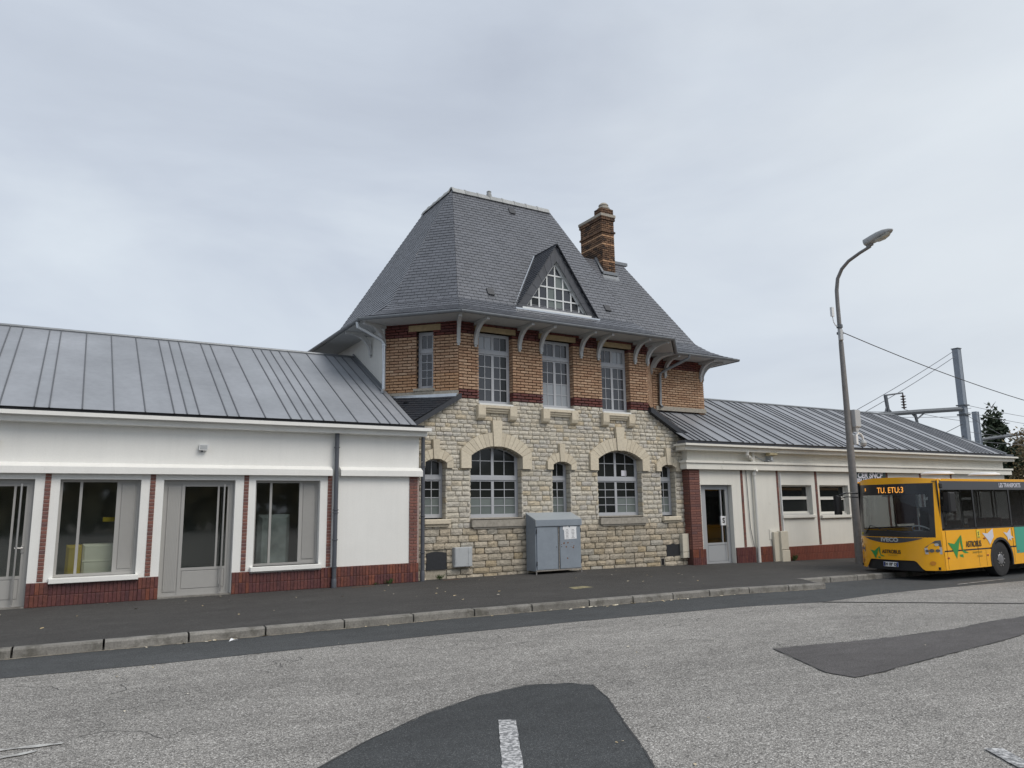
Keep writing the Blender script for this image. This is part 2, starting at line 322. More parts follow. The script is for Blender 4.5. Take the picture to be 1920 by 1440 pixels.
def tag(o,label,cat,group=None,kind=None):
    if label: o['label']=label
    if cat: o['category']=cat
    if group: o['group']=group
    if kind: o['kind']=kind
    return o
def struct(o): o['kind']='structure'; return o
def copy_tree(o,parent,wloc,rz=None):
    c=o.copy(); COL.objects.link(c); ORG[c.name]=Vector(wloc)
    if parent is not None: c.parent=parent
    else: c.location=wloc
    for ch in [k for k in bpy.data.objects if k.parent==o]:
        copy_tree(ch,c,Vector(wloc)+ch.location)
    return c
def g(X): return -.017*max(0,min(X,45)-11.5)
def road_z(X): return g(X)-.17
def pave_z(X,Y): return g(X)-.012*max(0,-Y)
# oriented piece meshes, shared
def piece_mesh(name,kind,m,k):
    rnd=random.Random(k*13+len(name)); b=MB()
    if kind=='brick':
        c=.0
        b.v=[];b.f=[]
        x,z=.5,.5
        bk=[b.p((sx*x,.5,sz*z)) for sx,sz in ((-1,-1),(1,-1),(1,1),(-1,1))]
        md=[b.p((sx*x,-.42,sz*z)) for sx,sz in ((-1,-1),(1,-1),(1,1),(-1,1))]
        ft=[b.p((sx*x*(.965-rnd.random()*.02),-.5,sz*z*(.88-rnd.random()*.05))) for sx,sz in ((-1,-1),(1,-1),(1,1),(-1,1))]
        b.f.append(ft)
        for i in range(4): n=(i+1)%4; b.f.append([md[i],md[n],ft[n],ft[i]]); b.f.append([bk[i],bk[n],md[n],md[i]])
    else:
        j=lambda a:(rnd.random()-.5)*a
        ox=[-.5,-.17+j(.1),.17+j(.1),.5]; oz=[-.5,j(.2),.5]
        G={}
        for a,xx in enumerate(ox):
            for c,zz in enumerate(oz):
                edge=(a in(0,3)) or (c in (0,2)); corner=(a in(0,3)) and (c in (0,2))
                sx=.955 if corner else 1; 
                y=-.30+j(.1) if corner else (-.38+j(.10) if edge else -.47+j(.12))
                G[a,c]=b.p((xx*sx+ (j(.05) if not corner else 0),y,zz*(.90 if corner else .965+j(.05))))
        bk=[b.p((sx*.5,.5,sz*.5)) for sx,sz in ((-1,-1),(1,-1),(1,1),(-1,1))]
        for a in range(3):
            for c in range(2): b.f.append([G[a,c],G[a+1,c],G[a+1,c+1],G[a,c+1]])
        b.f.append([bk[0],bk[1],G[3,0],G[2,0],G[1,0],G[0,0]]); b.f.append([bk[2],bk[3],G[0,2],G[1,2],G[2,2],G[3,2]])
        b.f.append([bk[3],bk[0],G[0,0],G[0,1],G[0,2]]); b.f.append([bk[1],bk[2],G[3,2],G[3,1],G[3,0]])
    me=bpy.data.meshes.new(name); me.from_pydata(b.v,[],b.f)
    import bmesh
    q=bmesh.new(); q.from_mesh(me); bmesh.ops.recalc_face_normals(q,faces=q.faces[:]); q.to_mesh(me); q.free()
    me.materials.append(m); return me
PM={}
BUDGET={}
def place(parent,name,stuffname,pieces,kind,budget_key,limit=300):
    """pieces: (center,rotz,(l,d,h),material). The nearest become objects; the rest one joined mesh."""
    left=limit-BUDGET.get(budget_key,0)
    pieces=sorted(pieces,key=lambda q:(Vector(q[0])-EYE).length/ (q[2][0]*q[2][2])**.5)
    for i,(c,rz,sz,m) in enumerate(pieces[:max(left,0)]):
        k=random.randrange(6); key=(name,kind,m.name,k)
        if key not in PM: PM[key]=piece_mesh(name,kind,m,k)
        o=bpy.data.objects.new(name,PM[key]); attach(o,parent,c); o.rotation_euler=(0,0,rz); o.scale=sz
        ORG[o.name]=Vector(c)
    BUDGET[budget_key]=BUDGET.get(budget_key,0)+min(len(pieces),max(left,0))
    rest={}
    for q in pieces[max(left,0):]: rest.setdefault(q[3].name,[]).append(q)
    if rest:
        B=MB(); mi=[]; mats=list(rest)
        for mn in mats:
            for c,rz,sz,m in rest[mn]:
                k=random.randrange(6); key=(name,kind,m.name,k)
                if key not in PM: PM[key]=piece_mesh(name,kind,m,k)
                me=PM[key]; ca,sa=math.cos(rz),math.sin(rz); b0=len(B.v)
                for v in me.vertices:
                    x,y,z=v.co.x*sz[0],v.co.y*sz[1],v.co.z*sz[2]
                    B.v.append((c[0]+x*ca-y*sa,c[1]+x*sa+y*ca,c[2]+z))
                for p in me.polygons: B.f.append([b0+i for i in p.vertices]); mi.append(mats.index(mn))
        o=B.build(stuffname,rest[mats[0]][0][3],parent,fix=False); o['kind']='stuff'
        for mn in mats[1:]: o.data.materials.append(bpy.data.materials[mn])
        for p,i in zip(o.data.polygons,mi): p.material_index=i
def rows(z0,z1,h,iv,lenf,bond=True,hj=0):
    out=[]; z=z0; r=0
    while z<z1-.02:
        hh=min(h*(1+(random.random()-.5)*hj),z1-z)
        if z1-(z+hh)<h*.35: hh=z1-z
        for a,b in iv(z,z+hh):
            if b-a<.03: continue
            u=a; first=True
            while u<b-.015:
                L=lenf(r,z)
                if first and bond: L=L*(.5 if r%2 else 1.0)
                first=False
                if b-(u+L)<L*.3: L=b-u
                L=min(L,b-u); out.append((u,u+L,z,z+hh)); u+=L
        z+=hh; r+=1
    return out
def subtract(ivs,cuts):
    for c0,c1 in cuts:
        n=[]
        for a,b in ivs:
            if c1<=a or c0>=b: n.append((a,b)); continue
            if c0>a: n.append((a,c0))
            if c1<b: n.append((c1,b))
        ivs=n
    return ivs
# ------------------------------------------------------------------ ground
def sheet(name,m,polys_xy,zf,kind='structure'):
    B=MB()
    for p in polys_xy: B.face([(x,y,zf(x,y)) for x,y in p])
    o=B.build(name,m,None,fix=False)
    if kind: o['kind']=kind
    return o
xs=[-400,-60,-20,-5,0,5,9,11.5,14,17,20,24,30,38,45,60,120,400]
o=sheet('ground',m_grnd,[[(a,-400),(b,-400),(b,500),(a,500)] for a,b in zip(xs,xs[1:])],lambda x,y:road_z(x)-.03)
xs2=[-60,-20,-5,0,5,9,11.5,14,17,20,24,30,38,45,60,90]
sheet('road',m_road,[[(a,-60),(b,-60),(b,-2.5),(a,-2.5)] for a,b in zip(xs2,xs2[1:])],lambda x,y:road_z(x))
KP=[(-30,-2.9),(-8,-3.83),(-.5,-4.18),(2.5,-4.3),(5.8,-4.42),(8,-4.56),(10.7,-4.74),(13.85,-4.98)]
def kline(x,P=KP):
    for (a,b),(c,d) in zip(P,P[1:]):
        if x<=c: return b+(d-b)*(x-a)/(c-a)
    return P[-1][1]
def kin(x):   # inner bay kerb
    return -4.1+(x-14.2)*.02
# gutter strip of smooth asphalt + bus lane
GO=[(-30,-4.6),(-8,-5.2),(-.48,-5.44),(1.06,-5.58),(2.95,-5.62),(4.84,-5.68),(8.06,-5.9),(10.23,-6.13),(11.6,-6.5),(12.6,-6.38),(13.67,-6.22),(14.93,-6.12),(19.6,-6.07),(30,-6.0),(60,-5.9)]
def gz(x,y): return road_z(x)+.004
polys=[]
for (a,b),(c,d) in zip(GO,GO[1:]):
    n=max(1,int((c-a)/1.5))
    for i in range(n):
        x0=a+(c-a)*i/n; x1=a+(c-a)*(i+1)/n; y0=b+(d-b)*i/n; y1=b+(d-b)*(i+1)/n
        w=.018
        f=lambda x:(kline(x) if x<13.85 else -3.9)+.05
        polys.append([(x0,y0+random.uniform(-w,w) if i else y0),(x1,y1),(x1,f(x1)),(x0,f(x0))])
sheet('gutter_strip',m_gutter,polys,gz)
# pavement
polys=[]
px=[-60,-30]+[-20+i for i in range(34)]+[13.8]
for a,b in zip(px,px[1:]):
    polys.append([(a,kline(a)+.165),(b,kline(b)+.165),(b,0),(a,0)]); polys.append([(a,0),(b,0),(b,7),(a,7)])
px=[13.8,14.36,16,18,20,23,26,30,36,45,60]
for a,b in zip(px,px[1:]):
    ya=kline(13.8)+.165 if a==13.8 else kin(a)+.16; yb=kin(b)+.16
    polys.append([(a,ya),(b,yb),(b,0),(a,0)]); polys.append([(a,0),(b,0),(b,7),(a,7)])
pav=sheet('pavement',m_pave,polys,pave_z)
def kerbstone(A,B_,w=.155,side=1,m=m_kerb):
    (x0,y0),(x1,y1)=A,B_
    d=Vector((x1-x0,y1-y0,0)); L=d.length; d/=L; n=Vector((-d.y,d.x,0))
    def T(a,b,c):
        p=Vector((x0,y0,0))+d*a+n*b; t=a/L; zb=pave_z(x0+(x1-x0)*t,y0)
        return (p.x,p.y,zb+c)
    B=MB(T); c=.016; gp=.013
    jf=lambda:random.uniform(-.004,.004)
    prof=[(0,-.21),(0+jf(),-c*1.3),(c,0+.004),(w-c*.3,.004),(w,-.21)]
    ra=[B.p((gp,b,z)) for b,z in prof]; rm=[B.p((L*random.uniform(.35,.65),b+jf(),z+jf()*.6)) for b,z in prof]; rb=[B.p((L-gp,b,z)) for b,z in prof]
    for P,Q in ((ra,rm),(rm,rb)):
        for k in range(len(prof)-1): B.f.append([P[k],P[k+1],Q[k+1],Q[k]])
    B.f.append(ra); B.f.append(rb[::-1])
    o=B.build('kerb_stone',m,pav)
    return o
joints=[-30+i*1.05 for i in range(28)]+[-.45,.54,1.55,2.55,3.68,4.77,5.82,6.88,8.02,8.95,9.86,10.74,11.74,12.8,13.85]
joints=[j for j in joints if j<=-1.2 or j>=-.5]
for a,b in zip(joints,joints[1:]):
    if a<-4: continue
    kerbstone((a,kline(a)),(b,kline(b)))
kerbstone((13.87,-4.97),(14.2,-4.12),.10)
a=14.2
while a<34:
    b=a+1.02; kerbstone((a,kin(a)),(b,kin(b))); a=b
# patches and markings
def rough(P,amp,step=.12):
    out=[]
    for i,(x,y) in enumerate(P):
        x1,y1=P[(i+1)%len(P)]; L=math.hypot(x1-x,y1-y); n=max(1,int(L/step))
        for k in range(n):
            t=k/n; j=amp if k else 0
            out.append((x+(x1-x)*t+random.uniform(-j,j),y+(y1-y)*t+random.uniform(-j,j)))
    return out
pz=lambda x,y:road_z(x)+.006
P1=[(1.62,-10.13),(2.16,-9.7),(2.78,-9.31),(3.47,-9.0),(4.03,-8.9),(4.41,-9.04),(4.59,-9.25),(4.4,-9.74),(4.03,-10.42),(3.78,-10.92),(3.45,-11.5),(2.6,-12.9),(-.6,-12.9),(.5,-11.1)]
sheet('asphalt_patch',m_patch,[rough(P1,.018,.09)],pz)
P2=[(7.51,-8.98),(8.72,-9.22),(9.65,-9.35),(10.7,-9.42),(12.11,-9.32),(13.6,-9.3),(13.4,-9.8),(12.2,-9.86),(10.8,-10.18),(9.78,-10.28),(8.5,-10.37),(7.35,-10.48),(6.95,-10.48),(6.91,-10.18),(7.18,-9.64)]
RP2=rough(P2,.022,.10)
def xband(P,lo,hi):
    out=P
    for lim,sg in ((lo,1),(hi,-1)):
        inp=out; out=[]
        for k in range(len(inp)):
            p,q=inp[k],inp[(k+1)%len(inp)]; a,b=(p[0]-lim)*sg,(q[0]-lim)*sg
            if a>=0: out.append(p)
            if a*b<0: t=a/(a-b); out.append((p[0]+(q[0]-p[0])*t,p[1]+(q[1]-p[1])*t))
    return out
sheet('asphalt_patch',m_patch2,[xband(RP2,0,9),xband(RP2,9,11.5),xband(RP2,11.5,14)],pz)
# sealed dark rim round each patch
def rim(P,w,name='patch_edge'):
    B=MB(); n=len(P); Q=rough(P,.006,.15); n=len(Q)
    cx=sum(q[0] for q in Q)/n; cy=sum(q[1] for q in Q)/n
    for i in range(n):
        a,b=Q[i],Q[(i+1)%n]; t=Vector((b[0]-a[0],b[1]-a[1],0)); 
        if t.length<1e-6: continue
        t.normalize(); nn=Vector((-t.y,t.x,0))*w*random.uniform(.4,1.2)
        B.face([(a[0]-nn.x,a[1]-nn.y,road_z(a[0])+.009),(b[0]-nn.x,b[1]-nn.y,road_z(b[0])+.009),(b[0]+nn.x,b[1]+nn.y,road_z(b[0])+.009),(a[0]+nn.x,a[1]+nn.y,road_z(a[0])+.009)])
    o=B.build(name,m_bkm2,None,fix=False); o['kind']='structure'
m_bkm2=mat('bitumen_joint',(.05,.05,.05),.8,ns=20,na=.3)
rim(P1,.008); rim(P2,.008)
B=MB(); rc=random.Random(4)
for _ in range(46):
    x=rc.uniform(-.5,13); y=(-6.35-.05*x)+rc.gauss(0,.35) if rc.random()<.75 else rc.uniform(-10,-7)
    a=rc.gauss(0,.35); w=rc.uniform(.0015,.004)
    for k in range(rc.randint(4,16)):
        x1=x+.07*math.cos(a); y1=y+.07*math.sin(a); nx,ny=-math.sin(a)*w,math.cos(a)*w
        B.face([(x-nx,y-ny,road_z(x)+.0035),(x1-nx,y1-ny,road_z(x1)+.0035),(x1+nx,y1+ny,road_z(x1)+.0035),(x+nx,y+ny,road_z(x)+.0035)]); x,y=x1,y1; a+=rc.gauss(0,.5)
o=B.build('road_cracks',m_bkm2,None,fix=False); o['kind']='structure'
m_dust=mat('gutter_dust',(.26,.235,.19),.95,ns=14,na=.3,grime=((.09,.09,.085),9,.50))
polys=[]; x=-4
while x<13.6: polys.append([(x,kline(x)-rc.uniform(.03,.07)),(x+.2,kline(x+.2)-rc.uniform(.03,.07)),(x+.2,kline(x+.2)+.01),(x,kline(x)+.01)]); x+=.2
sheet('gutter_dust',m_dust,polys,lambda x,y:road_z(x)+.008)
# bitumen crack running to the right
CK=[(11.7,-6.5),(12.3,-6.9),(13.2,-7.5),(14.58,-8.44),(16.5,-9.8),(19,-11.6)]
B=MB()
for (a,b),(c,d) in zip(CK,CK[1:]):
    t=Vector((c-a,d-b,0)).normalized(); n_=Vector((-t.y,t.x,0))*.045
    B.face([(a-n_.x,b-n_.y,road_z(a)+.008),(c-n_.x,d-n_.y,road_z(c)+.008),(c+n_.x,d+n_.y,road_z(c)+.008),(a+n_.x,b+n_.y,road_z(a)+.008)])
struct(B.build('sealed_crack',m_bkm2,None,fix=False))
sheet('road_marking',m_paint,[rough([(3.2,-9.82),(3.32,-9.9),(2.62,-11.2),(2.49,-11.13)],.004,.06)],lambda x,y:road_z(x)+.011)
sheet('road_marking',m_paint,[rough([(5.72,-12.35),(5.83,-12.42),(5.6,-12.75),(5.5,-12.68)],.004,.06)],lambda x,y:road_z(x)+.011)
sheet('road_marking',m_paint2,[rough([(-.75,-8.33),(.12,-8.47),(.1,-8.52),(-.77,-8.40)],.02,.07),rough([(-.45,-8.66),(-.05,-8.60),(-.08,-8.64),(-.4,-8.70)],.015,.07)],lambda x,y:road_z(x)+.008)
sheet('road_marking',m_paint2,[rough([(17.2,-5.83),(19.6,-5.62),(19.6,-5.66),(17.2,-5.88)],.01,.15)],lambda x,y:road_z(x)+.011)
# ------------------------------------------------------------------ generic parts
def text(parent,name,s,size,M4,m,ext=.002,bold=0.0,warp=None,sx=1,shear=0):
    cu=bpy.data.curves.new(name,'FONT'); cu.body=s; cu.size=size; cu.extrude=0; cu.offset=bold; cu.align_x='CENTER'; cu.align_y='CENTER'; cu.shear=shear
    tmp=bpy.data.objects.new('tmp',cu); COL.objects.link(tmp)
    dg=bpy.context.evaluated_depsgraph_get(); dg.update(); me=bpy.data.meshes.new_from_object(tmp.evaluated_get(dg))
    vs_=[(v.co.x*sx,v.co.y) for v in me.vertices]; fs=[list(p.vertices) for p in me.polygons]
    bpy.data.objects.remove(tmp); bpy.data.curves.remove(cu)
    B=MB(); n=len(vs_)
    B.v=[tuple(M4(x,y,0)) for x,y in vs_]+[tuple(M4(x,y,ext)) for x,y in vs_]
    B.f=[[i for i in f] for f in fs]+[[i+n for i in f] for f in fs]
    o=B.build(name,m,parent,fix=False)
    return o
def frontT(x,z,y):   # text on a plane facing -Y
    return lambda a,b,d:(x+a,y-d,z+b)
def grid_window(parent,T,u0,u1,z0,z1,d0,leaves,cols,rws,transom=None,trows=1,arch=None,fmat=m_frame,panef=None,fw=.045,name='window',depth=.05,mun=.018,leafw=.036):
    """window in the (u,d,z) frame T; arch=(centre u, half width, spring z, crown z)"""
    B=MB(T)
    def top(u):
        if not arch: return z1
        c,a,zs,zc=arch; h=zc-zs; Rr=(a*a+h*h)/(2*h); return (zc-Rr)+math.sqrt(max(Rr*Rr-(u-c)**2,0))
    B.box(u0,u0+fw,d0,d0+depth+.03,z0,top(u0+fw*.5)); B.box(u1-fw,u1,d0,d0+depth+.03,z0,top(u1-fw*.5))
    B.box(u0+fw,u1-fw,d0-.004,d0+depth+.03,z0,z0+fw*1.1)
    if arch:
        n=14
        for k in range(n):
            a,b=u0+(u1-u0)*k/n,u0+(u1-u0)*(k+1)/n
            B.ext([(a,top(a)-fw),(b,top(b)-fw),(b,top(b)+.01),(a,top(a)+.01)],d0-.003,d0+depth+.03)
    else: B.box(u0+fw,u1-fw,d0-.004,d0+depth+.03,z1-fw,z1)
    zt=z1
    if transom: B.box(u0+fw,u1-fw,d0-.018,d0+depth+.03,transom-.045,transom+.035); 
    panes=[]
    a0,a1=u0+fw,u1-fw
    L=[(a0+(a1-a0)*i/leaves,a0+(a1-a0)*(i+1)/leaves) for i in range(leaves)]
    def leafgrid(za,zb,rr,istop):
        for (a,b) in L:
            w=leafw
            ta=(lambda u:min(zb,top(u)-fw*.6)) if istop else (lambda u:zb)
            for (p,q) in ((a,a+w),(b-w,b)):
                B.ext([(p,za),(q,za),(q,ta(q)),(p,ta(p))],d0+.006,d0+depth)
            B.box(a+w,b-w,d0+.006,d0+depth,za,za+w)
            if not (istop and arch): B.box(a+w,b-w,d0+.006,d0+depth,zb-w,zb)
            ia,ib=a+w,b-w; iz0=za+w; iz1=zb-(0 if (istop and arch) else w)
            for c in range(1,cols):
                u=ia+(ib-ia)*c/cols; B.box(u-mun/2,u+mun/2,d0+.012,d0+depth-.01,iz0,min(iz1,ta(u)))
            for r in range(1,rr):
                z=iz0+(iz1-iz0)*r/rr; B.box(ia,ib,d0+.010,d0+depth-.012,z-mun/2,z+mun/2)
            for c in range(cols):
                for r in range(rr):
                    ua,ub=ia+(ib-ia)*c/cols,ia+(ib-ia)*(c+1)/cols; ya,yb=iz0+(iz1-iz0)*r/rr,iz0+(iz1-iz0)*(r+1)/rr
                    panes.append((ua,ub,ya,yb,istop,(r+.5)/rr,ta))
    if transom:
        leafgrid(z0+fw*1.1,transom-.045,rws,False); leafgrid(transom+.035,z1-(0 if arch else fw),trows,True)
    else: leafgrid(z0+fw*1.1,z1-fw,rws,True)
    W_=B.build(name,fmat,parent)
    for ua,ub,ya,yb,istop,fr,ta in panes:
        P=[(ua,ya),(ub,ya)]
        if istop and arch:
            for k in range(5):
                u=ub+(ua-ub)*k/4; P.append((u,max(ya+.004,min(yb,ta(u)))))
        else: P+=[(ub,yb),(ua,yb)]
        m=panef(ua,ub,ya,yb,istop,fr) if panef else m_gl
        # tiny tilt so that panes do not mirror identically
        tl=random.uniform(-.0012,.0012)
        Bp=MB(T); Bp.ext(P,d0+.024+tl,d0+.030+tl); Bp.build('pane',m,W_)
    return W_
ident=lambda u,d,z:(u,d,z)
# ------------------------------------------------------------------ central pavilion
PV=thing('station_pavilion',(10.8,1.5,0),'tall central station building with stone ground floor, yellow brick upper storey and steep slate roof','building')
YS=.2
def stone_bounds(z):
    l,r=6.6,15.05
    if z>3.45: l=6.6+(z-3.45)/.75*1.25
    if z>3.4: r=15.05-(z-3.4)/.8*1.31
    return l,r
# big: centre,half,spring,crown,block half,block top,extrados crown,key halfwidths bottom/top,key top,bottom
ARCH=[dict(c=8.865,a=.71,zs=2.80,zc=3.04,b=.975,zb=2.93,ze=3.37,k0=.10,k1=.135,kt=3.66,bot=1.31,n=7),
      dict(c=12.645,a=.745,zs=2.80,zc=3.04,b=1.0,zb=2.93,ze=3.37,k0=.105,k1=.145,kt=3.66,bot=1.29,n=7),
      dict(c=7.245,a=.275,zs=2.62,zc=2.71,b=.44,zb=2.70,ze=2.94,k0=.065,k1=.085,kt=3.15,bot=1.33,n=3),
      dict(c=10.755,a=.275,zs=2.62,zc=2.71,b=.44,zb=2.70,ze=2.94,k0=.065,k1=.085,kt=3.15,bot=1.30,n=3),
      dict(c=14.33,a=.265,zs=2.60,zc=2.69,b=.44,zb=2.69,ze=2.92,k0=.065,k1=.085,kt=3.14,bot=1.27,n=3)]
def circ(a,zs,zc): h=zc-zs; Rr=(a*a+h*h)/(2*h); return Rr,zc-Rr
def stone_cuts(za,zb,pad=0):
    zm=(za+zb)/2; cuts=[]
    for A in ARCH:
        c=A['c']
        big=A['n']==7
        if A['bot']-(.18 if big else .15)<zm<A['bot'] and pad==0: cuts.append((c-A['a']-(.0 if big else .03),c+A['a']+(.07 if big else .08)))
        elif A['bot']<=zm<2.5: cuts.append((c-A['a'],c+A['a']))
        elif 2.5<=zm<A['zb']: cuts.append((c-A['b']+pad,c+A['b']-pad))
        elif A['zb']<=zm<A['kt']:
            Rr,cz=circ(A['b'],A['zb'],A['ze']); hw=math.sqrt(max(Rr*Rr-(zm-cz)**2,0)) if zm<A['ze'] else 0
            hw=max(hw-pad,A['k1'] if pad==0 else 0)
            if pad and zm>=A['zc']: hw=min(hw,0) or 0
            if hw>0: cuts.append((c-hw,c+hw))
    return cuts
UPW=[(8.40,9.35),(10.25,11.2),(12.14,13.09)]
def mort_iv(za,zb):
    l,r=stone_bounds(zb); cuts=[]
    zm=(za+zb)/2
    for A in ARCH:
        if A['bot']<=zm<A['zs']: cuts.append((A['c']-A['a']-(.012 if zm>2.45 else 0),A['c']+A['a']+(.012 if zm>2.45 else 0)))
        elif A['zs']<=zm<A['zc']:
            Rr,cz=circ(A['a'],A['zs'],A['zc']); cuts.append((A['c']-math.sqrt(Rr*Rr-(zb-cz)**2) if zb<A['zc'] else A['c']-.05,A['c']+math.sqrt(Rr*Rr-(zb-cz)**2) if zb<A['zc'] else A['c']+.05))
    if zm>4.06: cuts+=UPW
    return subtract([(l,r)],cuts)
B=MB()
zs_=[-.1,.6,2.48,1.27,1.29,1.30,1.31,1.33,2.60,2.62,2.65,2.69,2.71,2.80,2.84,2.88,2.92,2.96,3.0,3.04,3.45]+[3.45+.05*i for i in range(1,13)]+[4.06,4.17]
zs_=sorted(set(zs_))
for a,b in zip(zs_,zs_[1:]):
    for u0,u1 in mort_iv(a,b): B.box(u0,u1,YS+.02,YS+.5,a,b)
SW=B.build('stone_wall',m_smortar,PV)
def st_iv(za,zb):
    l,r=stone_bounds((za+zb)/2+.03); cuts=stone_cuts(za,zb)
    if za>4.0: cuts=cuts+UPW
    if (za+zb)/2<.62: cuts=cuts+[(7.03,7.53)]
    if .17<(za+zb)/2<.52: cuts=cuts+[(14.15,14.72)]
    if (za+zb)/2<.15: cuts=cuts+[(13.92,14.07)]
    return subtract([(l,r)],cuts)
pcs=[]
for z0,z1,h,l0,l1,m,d in ((-.08,1.11,.150,.22,.44,m_stonelow,.060),(1.11,2.5,.122,.14,.36,m_stone,.036),(2.5,4.17,.104,.11,.29,m_stone,.032)):
    for (a,b,c,e_) in rows(z0,z1,h,st_iv,lambda r,z:random.uniform(l0,l1),False,.16):
        gp=random.uniform(.006,.012); dd=d*random.uniform(.75,1.15)
        if b-a<.04: continue
        pcs.append((((a+b)/2,YS+.02+.04-dd/2-.0,(c+e_)/2+random.uniform(-.003,.003)),0,(b-a-gp*1.6,dd+.08,e_-c-gp*1.5),m))
for A in ARCH:
    for sd in (-1,1):
        z=A['bot']
        while z<2.46:
            h=min(random.uniform(.11,.14),2.49-z)
            if 2.49-(z+h)<.05: h=2.49-z
            pcs.append(((A['c']+sd*(A['a']+.012),YS+.10,z+h/2),R(90)*(-1 if sd>0 else 1),(.19,.05,h-.012),m_stone)); z+=h
place(SW,'stone','stonework',pcs,'stone','stone')
# dressed surrounds
def surround(A):
    c=A['c']; a=A['a']; y0,y1=YS-.055,YS+.24
    Ri,ci=circ(a,A['zs'],A['zc']); Ro,co=circ(A['b'],A['zb'],A['ze'])
    q=.004
    for s in (-1,1):
        B=MB(); B.ext([(c+s*(a),2.5),(c+s*A['b'],2.5),(c+s*A['b'],A['zb']-q),(c+s*a,A['zs']-q)],y0-.01,y1); B.build('jamb_stone',m_dressed,SW)
        ti0=math.atan2(a,A['zs']-ci); ti1=math.asin(A['k0']/Ri); to0=math.atan2(A['b'],A['zb']-co); to1=math.asin(A['k1']*.9/Ro)
        n=A['n']
        for k in range(n):
            f0,f1=k/n,(k+1)/n
            i0=ti0+(ti1-ti0)*f0; i1=ti0+(ti1-ti0)*f1; o0=to0+(to1-to0)*f0; o1=to0+(to1-to0)*f1
            e_=.0035/Ri; e2=.0035/Ro
            P=[(c+s*Ri*math.sin(i0-e_),ci+Ri*math.cos(i0-e_)),(c+s*Ro*math.sin(o0-e2),co+Ro*math.cos(o0-e2)),(c+s*Ro*math.sin(o1+e2),co+Ro*math.cos(o1+e2)),(c+s*Ri*math.sin(i1+e_),ci+Ri*math.cos(i1+e_))]
            B=MB(); B.ext(P,y0+random.uniform(-.003,.003),y1); B.build('voussoir',m_dressed,SW)
    B=MB(); kb=A['zc']-.01
    B.ext([(c-A['k0'],kb),(c+A['k0'],kb),(c+A['k1'],A['kt']),(c-A['k1'],A['kt'])],y0-.03,y1); B.build('keystone',m_dressed,SW)
for A in ARCH: surround(A)
def pane_low(ua,ub,ya,yb,top,fr):
    if top: return m_gl
    return m_glf if fr<.5 else m_gl
def pane_bigr(ua,ub,ya,yb,top,fr):
    if top: return m_gl
    return m_glf if (fr<.5 and ua>12.6) else m_gl
for i,A in enumerate(ARCH):
    c,a=A['c'],A['a']; big=A['n']==7
    grid_window(SW,ident,c-a,c+a,A['bot']+.03,A['zc'],YS+.20,2 if big else 1,2,4,transom=2.28,trows=2 if big else 1,arch=(c,a,A['zs'],A['zc']),panef=pane_bigr if i==1 else pane_low)
    B=MB()   # sill
    if big:
        B.ext([(c-a+.0,A['bot']-.18),(c+a+.08,A['bot']-.18),(c+a+.08,A['bot']-.02),(c-a,A['bot']-.02)],YS-.09,YS+.22)
        B.box(c-a+.06,c+a+.03,YS-.06,YS+.1,A['bot']-.225,A['bot']-.18)
        B.box(c-a,c+a,YS+.02,YS+.2,A['bot']-.021,A['bot']+.03)
        B.build('window_sill',m_sill,SW)
    else:
        B.cbox(c-a-.03,c+a+.09,YS-.10,YS+.22,A['bot']-.12,A['bot'],.02); B.box(c-a+.01,c+a+.05,YS-.05,YS+.1,A['bot']-.165,A['bot']-.12)
        B.build('window_sill',m_dressed,SW)
B=MB(); B.box(12.86,13.03,YS+.212,YS+.216,2.37,2.52); B.build('notice',m_wdec,SW)
# dark room behind the windows
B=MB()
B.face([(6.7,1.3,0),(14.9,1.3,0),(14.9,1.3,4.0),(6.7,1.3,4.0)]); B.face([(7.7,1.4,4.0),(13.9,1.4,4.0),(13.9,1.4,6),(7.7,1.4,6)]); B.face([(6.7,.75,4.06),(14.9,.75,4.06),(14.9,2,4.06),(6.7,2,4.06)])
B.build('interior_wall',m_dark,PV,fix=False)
# little corbelled balcony stones under the upper windows
for u0,u1 in UPW:
    a=u0-.08; b=u1+.05
    for p,q in ((a,a+.20),(b-.20,b)):
        B=MB(); 
        prof=[(-.13,4.02),(-.13,3.78),(-.10,3.70),(-.03,3.66),(.12,3.66),(.12,4.02)]
        B2=MB(lambda y,x,z:(x,YS+y,z)); B2.ext([(y,z) for y,z in prof],p,q); B2.build('corbel',m_dressed,SW)
    B=MB(); B.box(a+.2,b-.2,YS-.12,YS+.1,3.955,4.02); B.box(a+.2,b-.2,YS-.085,YS+.1,3.90,3.955); B.box(a+.2,b-.2,YS-.05,YS+.1,3.85,3.90); B.build('balcony_ledge',m_dressed,SW)
    B=MB(); B.box(u0,u1,YS-.03,YS+.24,4.02,4.075); B.build('window_sill',m_wframe,SW)
# brick storey --------------------------------------------------
ZB=4.17; ZT=6.12
rt2=math.sqrt(.5)
def T_front(u,d,z): return (u,YS+d,z)
def T_cl(s,d,z): return (7.85-rt2*s+rt2*d,YS+rt2*s+rt2*d,z)       # left canted wall, s from the front corner
def T_cr(s,d,z): return (13.74+rt2*s-rt2*d,YS+rt2*s+rt2*d,z)
def T_sb(u,d,z): return (u,1.55+d,z)
CL=1.35/rt2
CW=((7.85-7.39)/rt2,(7.85-7.085)/rt2)   # opening in the canted wall
BW=MB()
def back(T,u0,u1,z0,z1,cuts=()):
    B=MB(T)
    zz=sorted(set([z0,z1]+[c for q in cuts for c in (q[2],q[3]) if z0<c<z1]))
    for a,b in zip(zz,zz[1:]):
        cc=[(q[0],q[1]) for q in cuts if q[2]<=a and q[3]>=b]
        for p,r in subtract([(u0,u1)],cc): B.box(p,r,.03,.40,a,b)
    BW.f+=[[i+len(BW.v) for i in f] for f in B.f]; BW.v+=B.v
